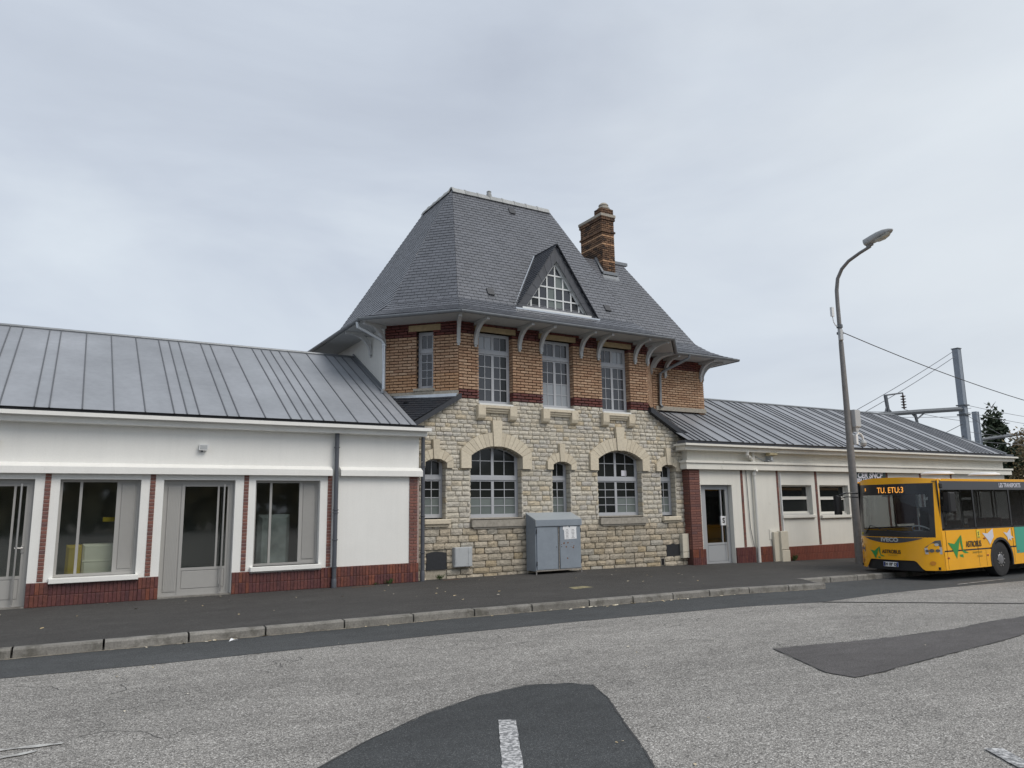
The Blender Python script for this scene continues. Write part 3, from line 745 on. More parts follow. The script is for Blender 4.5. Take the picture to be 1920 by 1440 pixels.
back(T_front,7.87,13.72,ZB,ZT,[(a-.02,b+.02,4.06,5.85) for a,b in UPW])
back(T_cl,.02,CL-.02,4.0,ZT,[(CW[0]-.02,CW[1]+.02,4.42,5.86)])
back(T_cr,.02,CL,4.0,ZT); back(T_sb,15.1,17.23,4.3,ZT)
BWO=BW.build('brick_wall',m_mortar,PV)
bl=.232; bh=.0725
def brickfill(T,rz,u0,u1,z0,cuts,lowweather=False,flip=False):
    pcs=[]
    def iv(za,zb):
        zm=(za+zb)/2; return subtract([(u0,u1)],[(a,b) for a,b,c,d in cuts if c<zm<d])
    for a,b,c,d in rows(z0,ZT-.02,bh,iv,lambda r,z:bl,True,0):
        zm=(c+d)/2
        red=zm>5.73 or (z0==ZB and zm<4.36)
        m=m_rbrick if red else (m_ybricklow if (lowweather and zm<4.75) else m_ybrick)
        ctr=T((a+b)/2,.02+random.uniform(-.002,.002),zm)
        pcs.append((ctr,rz,(b-a-.015,.07,d-c-.019),m))
    return pcs
allb=brickfill(T_front,0,7.85,13.74,ZB,[(a,b,4.0,5.85) for a,b in UPW]+[(a-.12,b+.12,5.85,6.0) for a,b in UPW])
def T_cl2(s,d,z): return T_cl(s,d,z)
allb+=brickfill(T_cl,R(-45),0,CL,4.35,[(CW[0],CW[1],4.3,5.86),(CW[0]-.2,CW[1]+.2,5.86,6.02),(CW[0]-.04,CW[1]+.04,4.34,4.43)],True)
allb+=brickfill(T_cr,R(45),0,CL,4.35,[])
allb+=brickfill(T_sb,0,15.1,17.25,4.45,[])
# reveals: brick returns of the openings
def reveal(T,u,side,z0,z1,rz):
    out=[]; z=z0; k=0
    while z<z1-.02:
        h=min(bh,z1-z); m=m_rbrick if (z+h/2>5.73 or z+h/2<4.36) else m_ybrick
        for j in range(1 if k%2 else 2):
            L=.2 if k%2 else .1
            d0=.03+j*.1
            c=T(u+side*(-.006),d0+L/2,z+h/2); out.append((c,rz+R(90)*( -1 if side>0 else 1),(L-.011,.05,h-.013),m))
        z+=h; k+=1
    return out
for a,b in UPW: allb+=reveal(T_front,b+.035,1,4.17,5.85,0); allb+=reveal(T_front,a-.035,-1,4.17,5.85,0)
allb+=reveal(T_cl,CW[0]-.035,-1,4.43,5.86,R(-45)); allb+=reveal(T_cl,CW[1]+.035,1,4.43,5.86,R(-45))
place(BWO,'brick','brickwork',allb,'brick','brick',300)
for a,b in UPW:
    B=MB(); B.box(a-.10,b+.10,YS-.02,YS+.3,5.85,5.985); B.build('lintel',m_lintel,BWO)
B=MB(T_cl); B.box(CW[0]-.2,CW[1]+.2,-.02,.3,5.86,6.01); B.build('lintel',m_lintel,BWO)
B=MB(T_cl); B.box(CW[0]-.06,CW[1]+.05,-.07,.2,4.37,4.43); B.box(CW[0]-.02,CW[1]+.01,-.045,.1,4.31,4.37); B.build('window_sill',m_sill,BWO)
def pane_up(i):
    def f(ua,ub,ya,yb,top,fr):
        r=random.random()
        if i==1 and not top: return m_glc if fr<.6 else m_glu
        if i==2 and ua>12.85: return m_gl
        if i==0 and ua>9.05: return m_gl
        if top and r<.35: return m_glc
        return m_glu
    return f
for i,(a,b) in enumerate(UPW):
    grid_window(BWO,T_front,a,b,4.08,5.85,.16,2,2,4,transom=5.38,trows=1,panef=pane_up(i),fw=.042)
grid_window(BWO,T_cl,CW[0],CW[1],4.43,5.86,.16,1,2,4,transom=5.38,trows=1,panef=lambda *q:m_glu,fw=.05)
# the left gable wall and hidden walls
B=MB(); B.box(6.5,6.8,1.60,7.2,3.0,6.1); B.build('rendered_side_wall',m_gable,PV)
B=MB(); B.box(17.0,17.25,1.57,6.0,3.5,6.1); B.box(6.8,17.0,6.0,6.25,0,6.1); B.build('rear_wall',m_ybricklow,PV)
# zinc flashing and cement band at the foot of the canted wall
B=MB(T_cl); B.box(-.0,CL,-.035,.02,4.24,4.35); B.build('cement_band',m_sill,PV)
B=MB(T_cl); B.box(.02,CL+.02,-.12,-.036,4.19,4.235); B.box(.02,CL+.02,-.07,-.034,4.235,4.27); B.build('flashing',m_newzinc,PV)
B=MB(T_sb); B.box(15.2,17.27,-.05,.0,4.43,4.56); B.build('flashing',m_sill,PV)
# ---- slate covering ----
SLB={'front':[]}
def clip(P,C):
    out=P
    for i in range(len(C)):
        a,b=C[i],C[(i+1)%len(C)]; inp=out; out=[]
        if not inp: break
        def side(p): return (b[0]-a[0])*(p[1]-a[1])-(b[1]-a[1])*(p[0]-a[0])
        for k in range(len(inp)):
            p,q=inp[k],inp[(k+1)%len(inp)]; sp,sq=side(p),side(q)
            if sp>=-1e-9: out.append(p)
            if (sp>1e-9 and sq<-1e-9) or (sp<-1e-9 and sq>1e-9):
                t=sp/(sp-sq); out.append((p[0]+(q[0]-p[0])*t,p[1]+(q[1]-p[1])*t))
    return out
def slates(poly,e,expo=.108,wid=.205,lift=.012,thick=None,phase=0):
    """cover a planar facet; e = horizontal direction of its eave; returns list of (verts,faces)"""
    poly=[Vector(p) for p in poly]; O=poly[0]; e=Vector(e).normalized()
    n=(poly[1]-poly[0]).cross(poly[2]-poly[0]).normalized()
    if n.z<0: n=-n
    v=n.cross(e).normalized()
    if v.z<0: v=-v
    if e.cross(v).dot(n)<0: e=-e
    C=[((p-O).dot(e),(p-O).dot(v)) for p in poly]
    ar=sum(C[i][0]*C[(i+1)%len(C)][1]-C[(i+1)%len(C)][0]*C[i][1] for i in range(len(C)))
    if ar<0: C=C[::-1]
    u0=min(c[0] for c in C); u1=max(c[0] for c in C); v0=min(c[1] for c in C); v1=max(c[1] for c in C)
    res=[]; r=0; vv=v0
    while vv<v1:
        u=u0-wid*(.5 if (r+phase)%2 else 0)-.03
        while u<u1:
            gp=.0045; jl=random.uniform(-.003,.003)
            P=clip([(u+gp,vv+jl),(u+wid-gp,vv+jl),(u+wid-gp,vv+expo+.012),(u+gp,vv+expo+.012)],C)
            if len(P)>=3:
                area=abs(sum(P[i][0]*P[(i+1)%len(P)][1]-P[(i+1)%len(P)][0]*P[i][1] for i in range(len(P))))/2
                if area>.0008:
                    lf=lift*random.uniform(.85,1.15)
                    tp=[O+e*a+v*b+n*(.004+lf*max(0,1-(b-vv)/(expo+.012))) for a,b in P]; bt=[O+e*a+v*b+n*.0015 for a,b in P]
                    k=len(P); fs=[list(range(k))]
                    for i in range(k):
                        j=(i+1)%k; fs.append([i,i+k,j+k,j])
                    res.append((tp+bt,fs))
            u+=wid
        vv+=expo; r+=1
    return res
PROF=[(0,6.12),(.3,6.235),(.6,6.41),(.9,6.68),(3.0,10.5)]
EA=[((7.54,-.55),(.414,1)),((14.05,-.55),(-.667,1)),((15.40,.80),(-1.117,.55)),((15.40,7.4),(-1.117,-1)),((5.75,7.4),(1.010667,-1)),((5.75,1.24),(1.010667,.403333))]
def lvl(E,t,z): return [Vector((p[0]+d[0]*t,p[1]+d[1]*t,z)) for p,d in E]
def roof(E,prof,name,label=None,vis=()):
    B=MB(); S=[]
    ls=[lvl(E,t,z) for t,z in prof]
    n=len(E)
    for A,C in zip(ls,ls[1:]):
        for k in range(n):
            j=(k+1)%n; q=[A[k],A[j],C[j],C[k]]
            # drop duplicate points
            qq=[]
            for p in q:
                if not qq or (p-qq[-1]).length>1e-3: qq.append(p)
            if (qq[0]-qq[-1]).length<1e-3: qq.pop()
            if len(qq)<3: continue
            B.face(qq)
            if k in vis: S+=slates(qq,A[j]-A[k],phase=0)
    B.face(ls[-1])
    return B,S
BA,SA=roof(EA,PROF,'roof',vis=(0,1,2,4,5))
RF=BA.build('roof',m_under,PV)
PB=[(0,6.12),(.3,6.235),(.6,6.41),(.9,6.68),(2.5,9.59)]
EB=[((12.2,.80),(0,1)),((18.05,.80),(-1,1)),((18.05,5.8),(-1,-1)),((12.2,5.8),(0,-1))]
BB,SB=roof(EB,PB,'roof',vis=(0,1))
BB.build('roof',m_under,PV)
def place_slates(parent,S,name,stuffname,m,key,limit):
    def ctr(s): return sum((q for q in s[0]),Vector())/len(s[0])
    S=sorted(S,key=lambda s:(ctr(s)-EYE).length)
    left=max(0,limit-BUDGET.get(key,0)); full=[s for s in S if len(s[0])==8]; part=[s for s in S if len(s[0])!=8]
    ind=full[:left]; rest=full[left:]+part; BUDGET[key]=BUDGET.get(key,0)+len(ind)
    for vs_,fs in ind:
        B=MB(); B.v=[tuple(q) for q in vs_]; B.f=[list(f) for f in fs]; B.build(name,m,parent,fix=False)
    B=MB()
    for vs_,fs in rest:
        b0=len(B.v); B.v+=[tuple(q) for q in vs_]; B.f+=[[i+b0 for i in f] for f in fs]
    o=B.build(stuffname,m,parent,fix=False)
    if o: o['kind']='stuff'
place_slates(RF,SA+SB,'slate','slating',m_slate,'slate',300)
# hip seams
# ridge tiles
def ridge_tiles(A,B_,n,flip=1):
    A=Vector(A); B_=Vector(B_); d=(B_-A)/n
    pr=[(-.105,-.125),(-.045,-.01),(-.01,.03),(.04,.04),(.10,.03),(.12,-.02),(.10,-.025),(-.02,-.01),(-.09,-.135)]
    for i in range(n):
        p=A+d*i; q=A+d*(i+1)
        Bm=MB(); dd=(q-p).normalized(); s_=Vector((-dd.y,dd.x,0))*flip; rings=[]
        for t,k in ((-.02,1.13),(.035,1.13),(.036,1.0),((q-p).length-.004,.97)):
            rings.append([Bm.p(p+dd*t+s_*a*k+Vector((0,0,b*k+(.012 if k>1.1 else 0)))) for a,b in pr])
        m=len(pr)
        for X_,Y_ in zip(rings,rings[1:]):
            for k in range(m): Bm.f.append([X_[k],X_[(k+1)%m],Y_[(k+1)%m],Y_[k]])
        Bm.f.append(rings[0]); Bm.f.append(rings[-1][::-1])
        Bm.build('ridge_tile',m_ridge,RF)
ridge_tiles((8.78,2.45,10.53),(12.05,2.45,10.53),8)
ridge_tiles((8.78,2.50,10.53),(8.78,4.4,10.53),5,-1)
B=MB(); B.lathe((9.98,2.45,10.5),[(.07,0),(.08,.08),(.06,.16),(.075,.18),(.03,.22)],12); B.build('ridge_vent',m_ridge,RF,True)
B=MB(); B.box(15.1,15.75,3.24,3.36,9.56,9.66); B.build('ridge_flashing',m_gutterz,RF)
# roof vents
def on_front(x,y): return 6.68+1.819*(y-.35)
for x,y in ((10.62,2.2),(8.92,.48),(12.69,.51)):
    z=on_front(x,y); n=Vector((0,-.876,.482)); v=Vector((0,.482,.876)); o_=Vector((x,y,z))
    B=MB(lambda a,b,c:o_+Vector((1,0,0))*a+v*b+n*c)
    B.box(-.10,.10,0,.2,.012,.035); B.ext([(-.10,.0),(.10,.0),(.0,.0)],0,.0) if False else None
    B.box(-.08,.08,-.025,0,.01,.05)
    B.build('roof_vent',m_slatedark,RF)
# dormer ---------------------------------------------------------
DC=10.82; DZ=6.60; DA=8.48; DH=1.28; yd=.3
DM=None
B=MB()
apexF=Vector((DC,yd,DA)); 
yap=.35+(DA-6.68)/1.819
apexB=Vector((DC,yap+.1,DA)); 
def wl(s): return Vector((DC+s*DH,yd,DZ))
# structure solid under the slates
B.face([wl(-1),apexF,apexB,Vector((DC-DH,yd+.12,DZ))]); B.face([wl(1),apexF,apexB,Vector((DC+DH,yd+.12,DZ))])
DM=B.build('dormer',m_under,PV,fix=False)
nL=Vector((-(DA-DZ),0,DH)).normalized(); nR=Vector((DA-DZ,0,DH)).normalized()
S=[]
for s,n in ((-1,nL),(1,nR)):
    A=wl(s)+n*.012-Vector((0,.06,0)); Bp=apexF+n*.012-Vector((0,.06,0)); Cp=apexB+n*.012; Dp=Vector((DC+s*DH,yd+.02,DZ))+n*.012
    # dormer slope is a triangle between front rake, ridge and main roof
    S+=slates([A,Bp,Cp],(0,1,0),.10,.16)
place_slates(DM,S,'slate','dormer_slating',m_dormer,'slate',300)
# slate border on the face of the gable (individual slates laid along both rakes)
ih=1.0; ia=8.06; iz=6.66
for s in (-1,1):
    n=13
    for k in range(n):
        f0,f1=k/n,(k+1)/n
        o0=(DC+s*DH*(1-f0),DZ+(DA-DZ)*f0); o1=(DC+s*DH*(1-f1),DZ+(DA-DZ)*f1)
        i0=(DC+s*ih*(1-f0),iz+(ia-iz)*f0); i1=(DC+s*ih*(1-f1),iz+(ia-iz)*f1)
        B=MB(); t=.006*(k%2)
        B.ext([o0,i0,i1,o1],yd-.02-t,yd+.02); B.build('gable_slate',m_dormer,DM)
# window in the gable
yw=yd+.10
B=MB()
def hw_(z): return ih*max(0,(ia-z)/(ia-iz))
for k in range(-3,4):
    u=DC+k*.255; zt=ia-(abs(u-DC)/ih)*(ia-iz)
    if zt>iz: B.box(u-.02,u+.02,yw-.02,yw+.03,iz,zt)
for r_ in range(0,4):
    z=iz+.005+r_*.335; h=hw_(z)
    if r_==0: B.box(DC-h-.1,DC+h+.1,yd-.04,yw+.03,iz-.05,iz+.012)
    else: B.box(DC-h,DC+h,yw-.022,yw+.028,z-.018,z+.018)
for s in (-1,1):
    B.ext([(DC+s*(ih+.02),iz),(DC+s*(ih-.05),iz),(DC,ia-.075),(DC,ia+.03)],yw-.02,yw+.03)
WD=B.build('window',m_wframe,DM)
for r_ in range(4):
    za=iz+.02+r_*.335; zb=min(za+.305,ia-.02)
    for k in range(-4,4):
        a,b=DC+k*.255+.02,DC+(k+1)*.255-.02
        P=clip([(a,za),(b,za),(b,zb),(a,zb)],[(DC-ih,iz),(DC+ih,iz),(DC,ia)])
        if len(P)>=3:
            B=MB(); B.ext(P,yw+.004,yw+.008); B.build('pane',random.choice([m_glu,m_glu,m_glf,m_gl]),WD)
B=MB()
for s in (-1,1): B.face([(DC+s*ih,yd-.01,iz),(DC+s*ih,yw+.04,iz),(DC,yw+.04,ia),(DC,yd-.01,ia)])
B.build('reveal_board',m_soffit,DM,fix=False)
B=MB()   # flashings
B.tube([(DC-DH-.05,yd-.02,DZ-.0),(DC-DH-.02,yd+.05,DZ+.06),(DC-.03,yap+.0,DA+.03)],.022,6)
B.build('flashing',m_newzinc,DM)
B=MB(); B.box(DC-DH-.05,DC+DH+.06,yd-.10,yd-.03,DZ-.035,DZ+.005); B.build('flashing',m_newzinc,DM)
B=MB(); B.tube([(DC+DH+.03,yd-.08,DZ+.0),(DC,yd-.08,DA+.035)],.018,6); B.tube([(DC,yd-.08,DA+.03),(DC,yap,DA+.03)],.03,6); B.build('rake_trim',m_slatedark,DM)
# eaves: soffit, gutter, brackets, pipes
E0=[p for p,d in EA]
def inset(E,t): return [(p[0]+d[0]*t,p[1]+d[1]*t) for p,d in E]
B=MB(); B.prism(inset(EA,.03),6.055,6.075); B.prism(inset(EB,.03),6.060,6.080); B.build('soffit',m_soffit,PV)
gl=[(5.75,6.2,6.10),(5.75,1.24,6.10),(7.54,-.55,6.10),(14.05,-.55,6.10),(15.40,.80,6.10),(18.05,.80,6.10),(18.05,5.5,6.10)]
def gutter(path,name,m,parent,r=.055):
    for a,b in zip(path,path[1:]):
        A,B_=Vector(a),Vector(b); d=(B_-A).normalized(); n=Vector((d.y,-d.x,0))
        Bm=MB(); rings=[]
        for P in (A-d*.02,B_+d*.02):
            rings.append([Bm.p(P+n*(.03+r*math.cos(t))+Vector((0,0,-.005+r*math.sin(t)))) for t in [math.pi+math.pi*k/10 for k in range(11)]]+[Bm.p(P+n*(.03+r-.01)+Vector((0,0,.008))),Bm.p(P+n*(.03-r)+Vector((0,0,.02)))])
        for k in range(len(rings[0])-1): Bm.f.append([rings[0][k],rings[0][k+1],rings[1][k+1],rings[1][k]])
        Bm.f.append([rings[0][-1],rings[0][0],rings[1][0],rings[1][-1]]); Bm.f.append(rings[0]); Bm.f.append(rings[1][::-1])
        # clips
        L=(B_-A).length; k=.5
        while k<L:
            P=A+d*k; Bm.box(P.x-.015,P.x+.015,P.y-.015,P.y+.015,P.z-.06,P.z-.055) if False else None
            q=[Bm.p(P+n*(.03+(r+.006)*math.cos(t))+Vector((0,0,-.005+(r+.006)*math.sin(t)))+d*s) for s in (-.012,.012) for t in [math.pi+math.pi*j/8 for j in range(9)]]
            for j in range(8): Bm.f.append([q[j],q[j+1],q[j+10],q[j+9]])
            k+=.75
        Bm.build(name,m,parent,fix=False)
gutter(gl,'gutter',m_gutterz,PV)
def bracket(wx,wy,dx,dy):
    L=math.hypot(dx,dy); dx/=L; dy/=L
    def T(d,u,z): return (wx+dx*d-dy*u,wy+dy*d+dx*u,z)
    B=MB(T); w=.042
    out=[(0,5.52),(.05,5.52),(.06,5.56),(.10,5.60),(.14,5.70),(.21,5.80),(.31,5.89),(.44,5.95),(.60,5.99)]
    inn=[(.60,6.06),(.40,6.035),(.27,5.985),(.16,5.90),(.08,5.79),(.03,5.68),(0,5.66)]
    # strut as quads between the two curves
    o2=[(0,5.50),(.055,5.50),(.075,5.62),(.125,5.73),(.21,5.84),(.33,5.925),(.47,5.97),(.62,5.985)]
    i2=[(0,5.62),(.01,5.63),(.02,5.70),(.055,5.80),(.13,5.915),(.26,6.0),(.42,6.045),(.62,6.055)]
    for k in range(len(o2)-1):
        for s in (1,):
            q=[o2[k],o2[k+1],i2[k+1],i2[k]]; B.ext(q,-w,w)
    B.box(0,.70,-w*.95,w*.95,5.985,6.054)
    B.box(.03,.07,-w*1.05,w*1.05,5.49,5.60); B.box(.02,.05,-w*.7,w*.7,5.44,5.49)
    B.build('bracket',m_bracket,PV)
for x in (8.30,9.55,10.20,11.46,12.03,13.30): bracket(x,YS,0,-1)
bracket(7.85,YS,-.38,-.92); bracket(13.74,YS,.38,-.92); bracket(6.50,1.55,-.92,-.38); bracket(6.50,2.49,-1,0)
bracket(15.22,1.66,.0,-1); bracket(15.62,1.55,0,-1); bracket(17.12,1.55,0,-1); bracket(14.75,1.2,.71,-.71); bracket(17.25,1.6,.8,-.8)
for path in ([(5.74,1.42,6.05),(5.76,1.42,5.93),(5.95,1.41,5.85),(6.34,1.38,5.66),(6.41,1.37,5.56),(6.41,1.37,4.45),(6.36,1.30,4.36)],[(15.95,.74,6.06),(15.93,.78,5.96),(15.5,1.35,5.66),(15.36,1.46,5.55),(15.34,1.48,4.6),(15.36,1.42,4.52)]):
    B=MB(); B.tube(path,.045,10); B.lathe((path[-3][0],path[-3][1],path[-3][2]-.06),[(.05,0),(.056,.01),(.056,.05),(.05,.06)],12); B.build('downpipe',m_newzinc if path[0][0]<10 else m_gutterz,PV,True)
# chimney --------------------------------------------------------
CH0=(14.5,3.0); 
cx0,cx1,cy0,cy1=14.52,15.03,3.0,4.18
CB=MB(); CB.box(cx0+.03,cx1-.03,cy0+.03,cy1-.03,8.6,11.02); CHM=CB.build('chimney',m_mortar,PV)
pcs=[]
def ring_bricks(z,h,x0,x1,y0,y1,m,off,L=.2):
    for (axis,a,b,fix_,rz) in (('x',x0,x1,y0,0),('y',y0,y1,x0,R(-90)),('y',y0,y1,x1,R(90)),('x',x0,x1,y1,R(180))):
        n=max(1,round((b-a)/L)); st=(b-a)/n; u=a-(st/2 if off else 0)
        while u<b-.02:
            p=max(u,a); q=min(u+st,b); c=(p+q)/2
            if q-p>.03:
                if axis=='x': pcs.append(((c,fix_+(.04 if rz==0 else -.04),z+h/2),rz,(q-p-.012,.09,h-.014),m))
                else: pcs.append(((fix_+(.04 if rz<0 else -.04),c,z+h/2),rz,(q-p-.012,.09,h-.014),m))
            u+=st
z=8.6; k=0
while z<11.0:
    grow=.0; m=m_sbrick if random.random()<.8 or z>10.4 else m_ybrick
    if 10.93<z+.07 or 10.42<z<10.50 or 9.55<z<9.6: grow=.035
    m=m_sbrick if z>10.35 or k%2 else random.choice([m_ybricklow,m_sbrick,m_sbrick])
    ring_bricks(z,bh,cx0-grow,cx1+grow,cy0-grow,cy1+grow,m,k%2); z+=bh; k+=1
ring_bricks(11.13,.07,cx0,cx1-.0,cy0,cy0+.38,m_sbrick,0); ring_bricks(11.20,.07,cx0,cx1,cy0,cy0+.38,m_sbrick,1); ring_bricks(11.27,.07,cx0,cx1,cy0,cy0+.38,m_sbrick,0)
place(CHM,'chimney_brick','chimney_brickwork',pcs,'brick','chb',300)
B=MB(); B.box(cx0-.05,cx1+.05,cy0-.05,cy1+.05,11.04,11.13); B.build('capstone',m_sill,CHM)
B=MB(); B.box(cx0+.04,cx1-.04,cy0+.04,cy0+.34,11.13,11.36); B.build('flue_block',m_mortar,CHM)
B=MB(); B.lathe(((cx0+cx1)/2,cy0+.19,11.34),[(.20,0),(.21,.05),(.16,.09),(.15,.13),(.17,.15),(.15,.19),(.09,.24),(.03,.26)],18); B.build('chimney_pot',m_sill,CHM,True)
B=MB(); n=Vector((0,-.876,.482)); 
zf=9.59+(3.0-3.3)*1.819
B.box(cx0-.05,cx1+.05,cy0-.07,cy0-.003,zf-.02,zf+.08); B.ext([(cx0-.06,zf-.30),(cx1+.06,zf-.30),(cx1+.06,zf-.02),(cx0-.06,zf-.02)],cy0-.17,cy0-.07) if False else None
B.face([(cx0-.06,cy0-.13,zf-.21),(cx1+.06,cy0-.13,zf-.21),(cx1+.08,cy0-.02,zf+.0),(cx0-.08,cy0-.02,zf+.0)])
B.slab([(cx0-.09,cy0-.04,zf+.02),(cx0-.003,cy0-.04,zf+.02),(cx0-.003,3.32,9.68),(cx0-.09,3.32,9.66)],(0,-.87,.48),.03)
B.build('flashing',m_gutterz,CHM,fix=False)
# ---- little lean-to roofs over the canted corners ----
def leanto(P,verge,name='lean_to_roof'):
    P=[Vector(p) for p in P]
    B=MB(); B.face(P); o=B.build(name,m_under,PV,fix=False)
    n=(P[1]-P[0]).cross(P[2]-P[0]).normalized()
    S=slates([p+ (n if n.z>0 else -n)*.006 for p in P],(P[1]-P[0]).normalized(),.11,.2)
    place_slates(o,S,'slate','lean_to_slating',m_slatedark,'slate',300)
    a,b=[Vector(q) for q in verge]
    B=MB(); d=b-a
    B.v=[];  nn=Vector((0,1,0))
    for q in (a,b):
        for dy,dz in ((-.09,.03),(.10,.03),(.10,-.10),(-.09,-.10)): B.v.append((q.x,q.y+dy,q.z+dz))
    B.f=[[0,1,2,3],[4,5,6,7],[0,1,5,4],[1,2,6,5],[2,3,7,6],[3,0,4,7]]
    B.build('verge',m_slatedark,o)
leanto([(6.50,1.55,4.30),(7.86,.19,4.24),(6.55,-.02,3.50)],[(7.87,.16,4.24),(6.6,.10,3.47)])
leanto([(13.73,.19,4.22),(15.1,1.55,4.50),(15.05,-.0,3.50)],[(13.72,.16,4.22),(15.1,.10,3.42)])
# ------------------------------------------------------------------ left wing
LW=thing('station_wing',(2.5,1.5,0),'long low white rendered station wing with zinc roof, left of the stone building','building')
B=MB()
OPN=[(-1.79,-.5,0,2.18),(-.12,1.17,.47,2.18),(1.555,2.84,0,2.18),(3.23,4.53,.49,2.18)]
xs_=[-8]+[v for o_ in OPN for v in o_[:2]]+[6.75]
for i in range(0,len(xs_)-1,2): B.box(xs_[i],xs_[i+1],0,.32,-.05,2.25)
for a,b,c,d in OPN:
    B.box(a,b,0,.32,d,2.25)
    if c>0: B.box(a,b,0,.32,-.05,c-.0)
B.box(-8,6.75,0,.32,2.25,3.30); B.box(6.45,6.75,.32,7,-.05,3.3)
LWW=B.build('wall',m_plaster,LW)
B=MB(lambda y,x,z:(x,y,z))
for a,b in ((-8,4.75),(4.93,6.80)): B.ext([(-.12,2.28),(-.12,2.40),(0,2.475),(.02,2.475),(.02,2.28)],a,b)
B.build('string_course',m_plaster,LWW)
B=MB(); B.box(-8,6.9,-.36,.1,3.275,3.345); B.box(-8,6.85,-.22,.1,3.17,3.275); B.build('cornice',m_plaster,LWW)
B=MB(); B.box(-8,6.75,-.31,-.02,3.347,3.40); B.build('eaves_gutter',m_bk,LW)
# interior for the glazed openings
B=MB()
B.face([(-2.2,1.6,0),(6.2,1.6,0),(6.2,1.6,2.8),(-2.2,1.6,2.8)]); B.face([(-2.2,.33,0.02),(6.2,.33,.02),(6.2,1.6,.02),(-2.2,1.6,.02)]); B.face([(-2.2,.33,2.7),(6.2,.33,2.7),(6.2,1.6,2.7),(-2.2,1.6,2.7)])
for x in (-2.2,1.36,3.05,6.2): B.face([(x,.33,0),(x,1.6,0),(x,1.6,2.7),(x,.33,2.7)])
B.build('interior_wall',m_inner,LW,fix=False)
# thin brick strips
sp=[]
for a,b in ((-.35,-.262),(1.322,1.41),(3.003,3.092),(4.688,4.776)):
    z=.42
    while z<2.27:
        h=min(.067,2.275-z); sp.append((((a+b)/2,.0,z+h/2),0,(b-a,.03,h-.015),m_strip)); z+=.067
z=.41
while z<2.27:
    h=min(.067,2.275-z)
    k=int(round((z-.41)/.067))
    if k%2: sp.append(((6.62,-.002,z+h/2),0,(.19,.04,h-.011),m_strip))
    else: sp.append(((6.575,-.002,z+h/2),0,(.095,.04,h-.011),m_strip)); sp.append(((6.67,-.002,z+h/2),0,(.085,.04,h-.011),m_strip))
    sp.append(((6.74,.08,z+h/2),R(90),(.15,.04,h-.011),m_strip))
    z+=.067
place(LWW,'brick','brickwork',sp,'brick','lwb',300)
B=MB()
for a,b in ((-.352,-.26),(1.32,1.412),(3.001,3.094),(4.686,4.778)): B.box(a,b,-.004,.01,.42,2.277)
B.box(6.525,6.72,-.008,.01,.05,2.277); B.box(6.72,6.757,-.006,.17,.05,2.277)
for k in range(0,len(B.v),8): Bk=MB(); Bk.v=B.v[k:k+8]; Bk.f=[[0,3,2,1],[4,5,6,7],[0,1,5,4],[1,2,6,5],[2,3,7,6],[3,0,4,7]]; Bk.build('mortar_strip',m_joint,LWW)
# plinth tiles
tp=[]; B=MB()
def tiles(a,b,z0,z1,y,m,two=True,w=.066,dk=False):
    B.box(a,b,y+.002,y+.03,z0-.02,z1-.004)
    n=max(1,round((b-a)/w)); st=(b-a)/n; zm=(z0+z1)/2
    for i in range(n):
        for (p,q) in (((z0,zm),(zm,z1)) if two else ((z0,z1),)):
            mm=m_tiledark if dk else m_tile if (m is m_tile and random.random()<.8) else (m_tiledark if random.random()<.85 else m_tile)
            tp.append(((a+st*(i+.5),y,(p+q)/2),0,(st-.007,.022,q-p-.007),mm))
for a,b in ((-.50,-.17),(1.22,1.555),(2.845,3.17),(4.58,4.93)): tiles(a,b,0.0,.41,-.03,m_tile)
for a,b in ((-.17,1.22),(3.17,4.58)): tiles(a,b,0.0,.375,.0-.008,m_tiledark,dk=True)
tiles(4.93,6.74,-.0,.41,-.03,m_tile)
tiles(-2.15,-1.79,0,.41,-.03,m_tile)
for k in range(0,len(B.v),8): Bk=MB(); Bk.v=B.v[k:k+8]; Bk.f=[[0,3,2,1],[4,5,6,7],[0,1,5,4],[1,2,6,5],[2,3,7,6],[3,0,4,7]]; Bk.build('tile_bed',m_djoint,LWW)
place(LWW,'tile','tiling',tp,'brick','lwt',300)
# windows and doors of the left wing
def wing_window(a,b,z0,z1):
    y=.13
    B=MB(); f=.045
    B.box(a,b,y,y+.06,z0,z0+f); B.box(a,b,y,y+.06,z1-f,z1); B.box(a,a+f,y,y+.06,z0+f,z1-f); B.box(b-f,b,y,y+.06,z0+f,z1-f)
    m1=a+.33; m2=a+.93
    B.box(m1-.02,m1+.025,y+.005,y+.055,z0+f,z1-f); B.box(m2-.025,m2+.04,y+.005,y+.055,z0+f,z1-f)
    Wn=B.build('window',m_door,LWW)
    for p,q in ((a+f,m1-.02),(m1+.025,m2-.025)):
        Bp=MB(); Bp.box(p,q,y+.025,y+.031,z0+f,z1-f); Bp.build('pane',m_glass,Wn)
    Bp=MB(); Bp.box(m2+.04,b-f,y+.02,y+.05,z0+f,z1-f)
    Bp.cbox(m2+.055,b-f-.035,y+.008,y+.022,z0+f+.05,z1-f-.03,.004)
    n=12; w=(b-f-.035-(m2+.055)-.02)/n
    for i in range(n): Bp.box(m2+.067+w*i,m2+.067+w*i+w*.72,y+.004,y+.009,z0+f+.06,z1-f-.04)
    Bp.build('ribbed_panel',m_door,Wn)
    Bs=MB(); Bs.cbox(a-.06,b+.045,-.10,y+.02,z0-.095,z0-.005,.008); Bs.build('window_sill',m_plaster,LWW)
wing_window(-.12,1.17,.475,2.18); wing_window(3.23,4.53,.495,2.18)
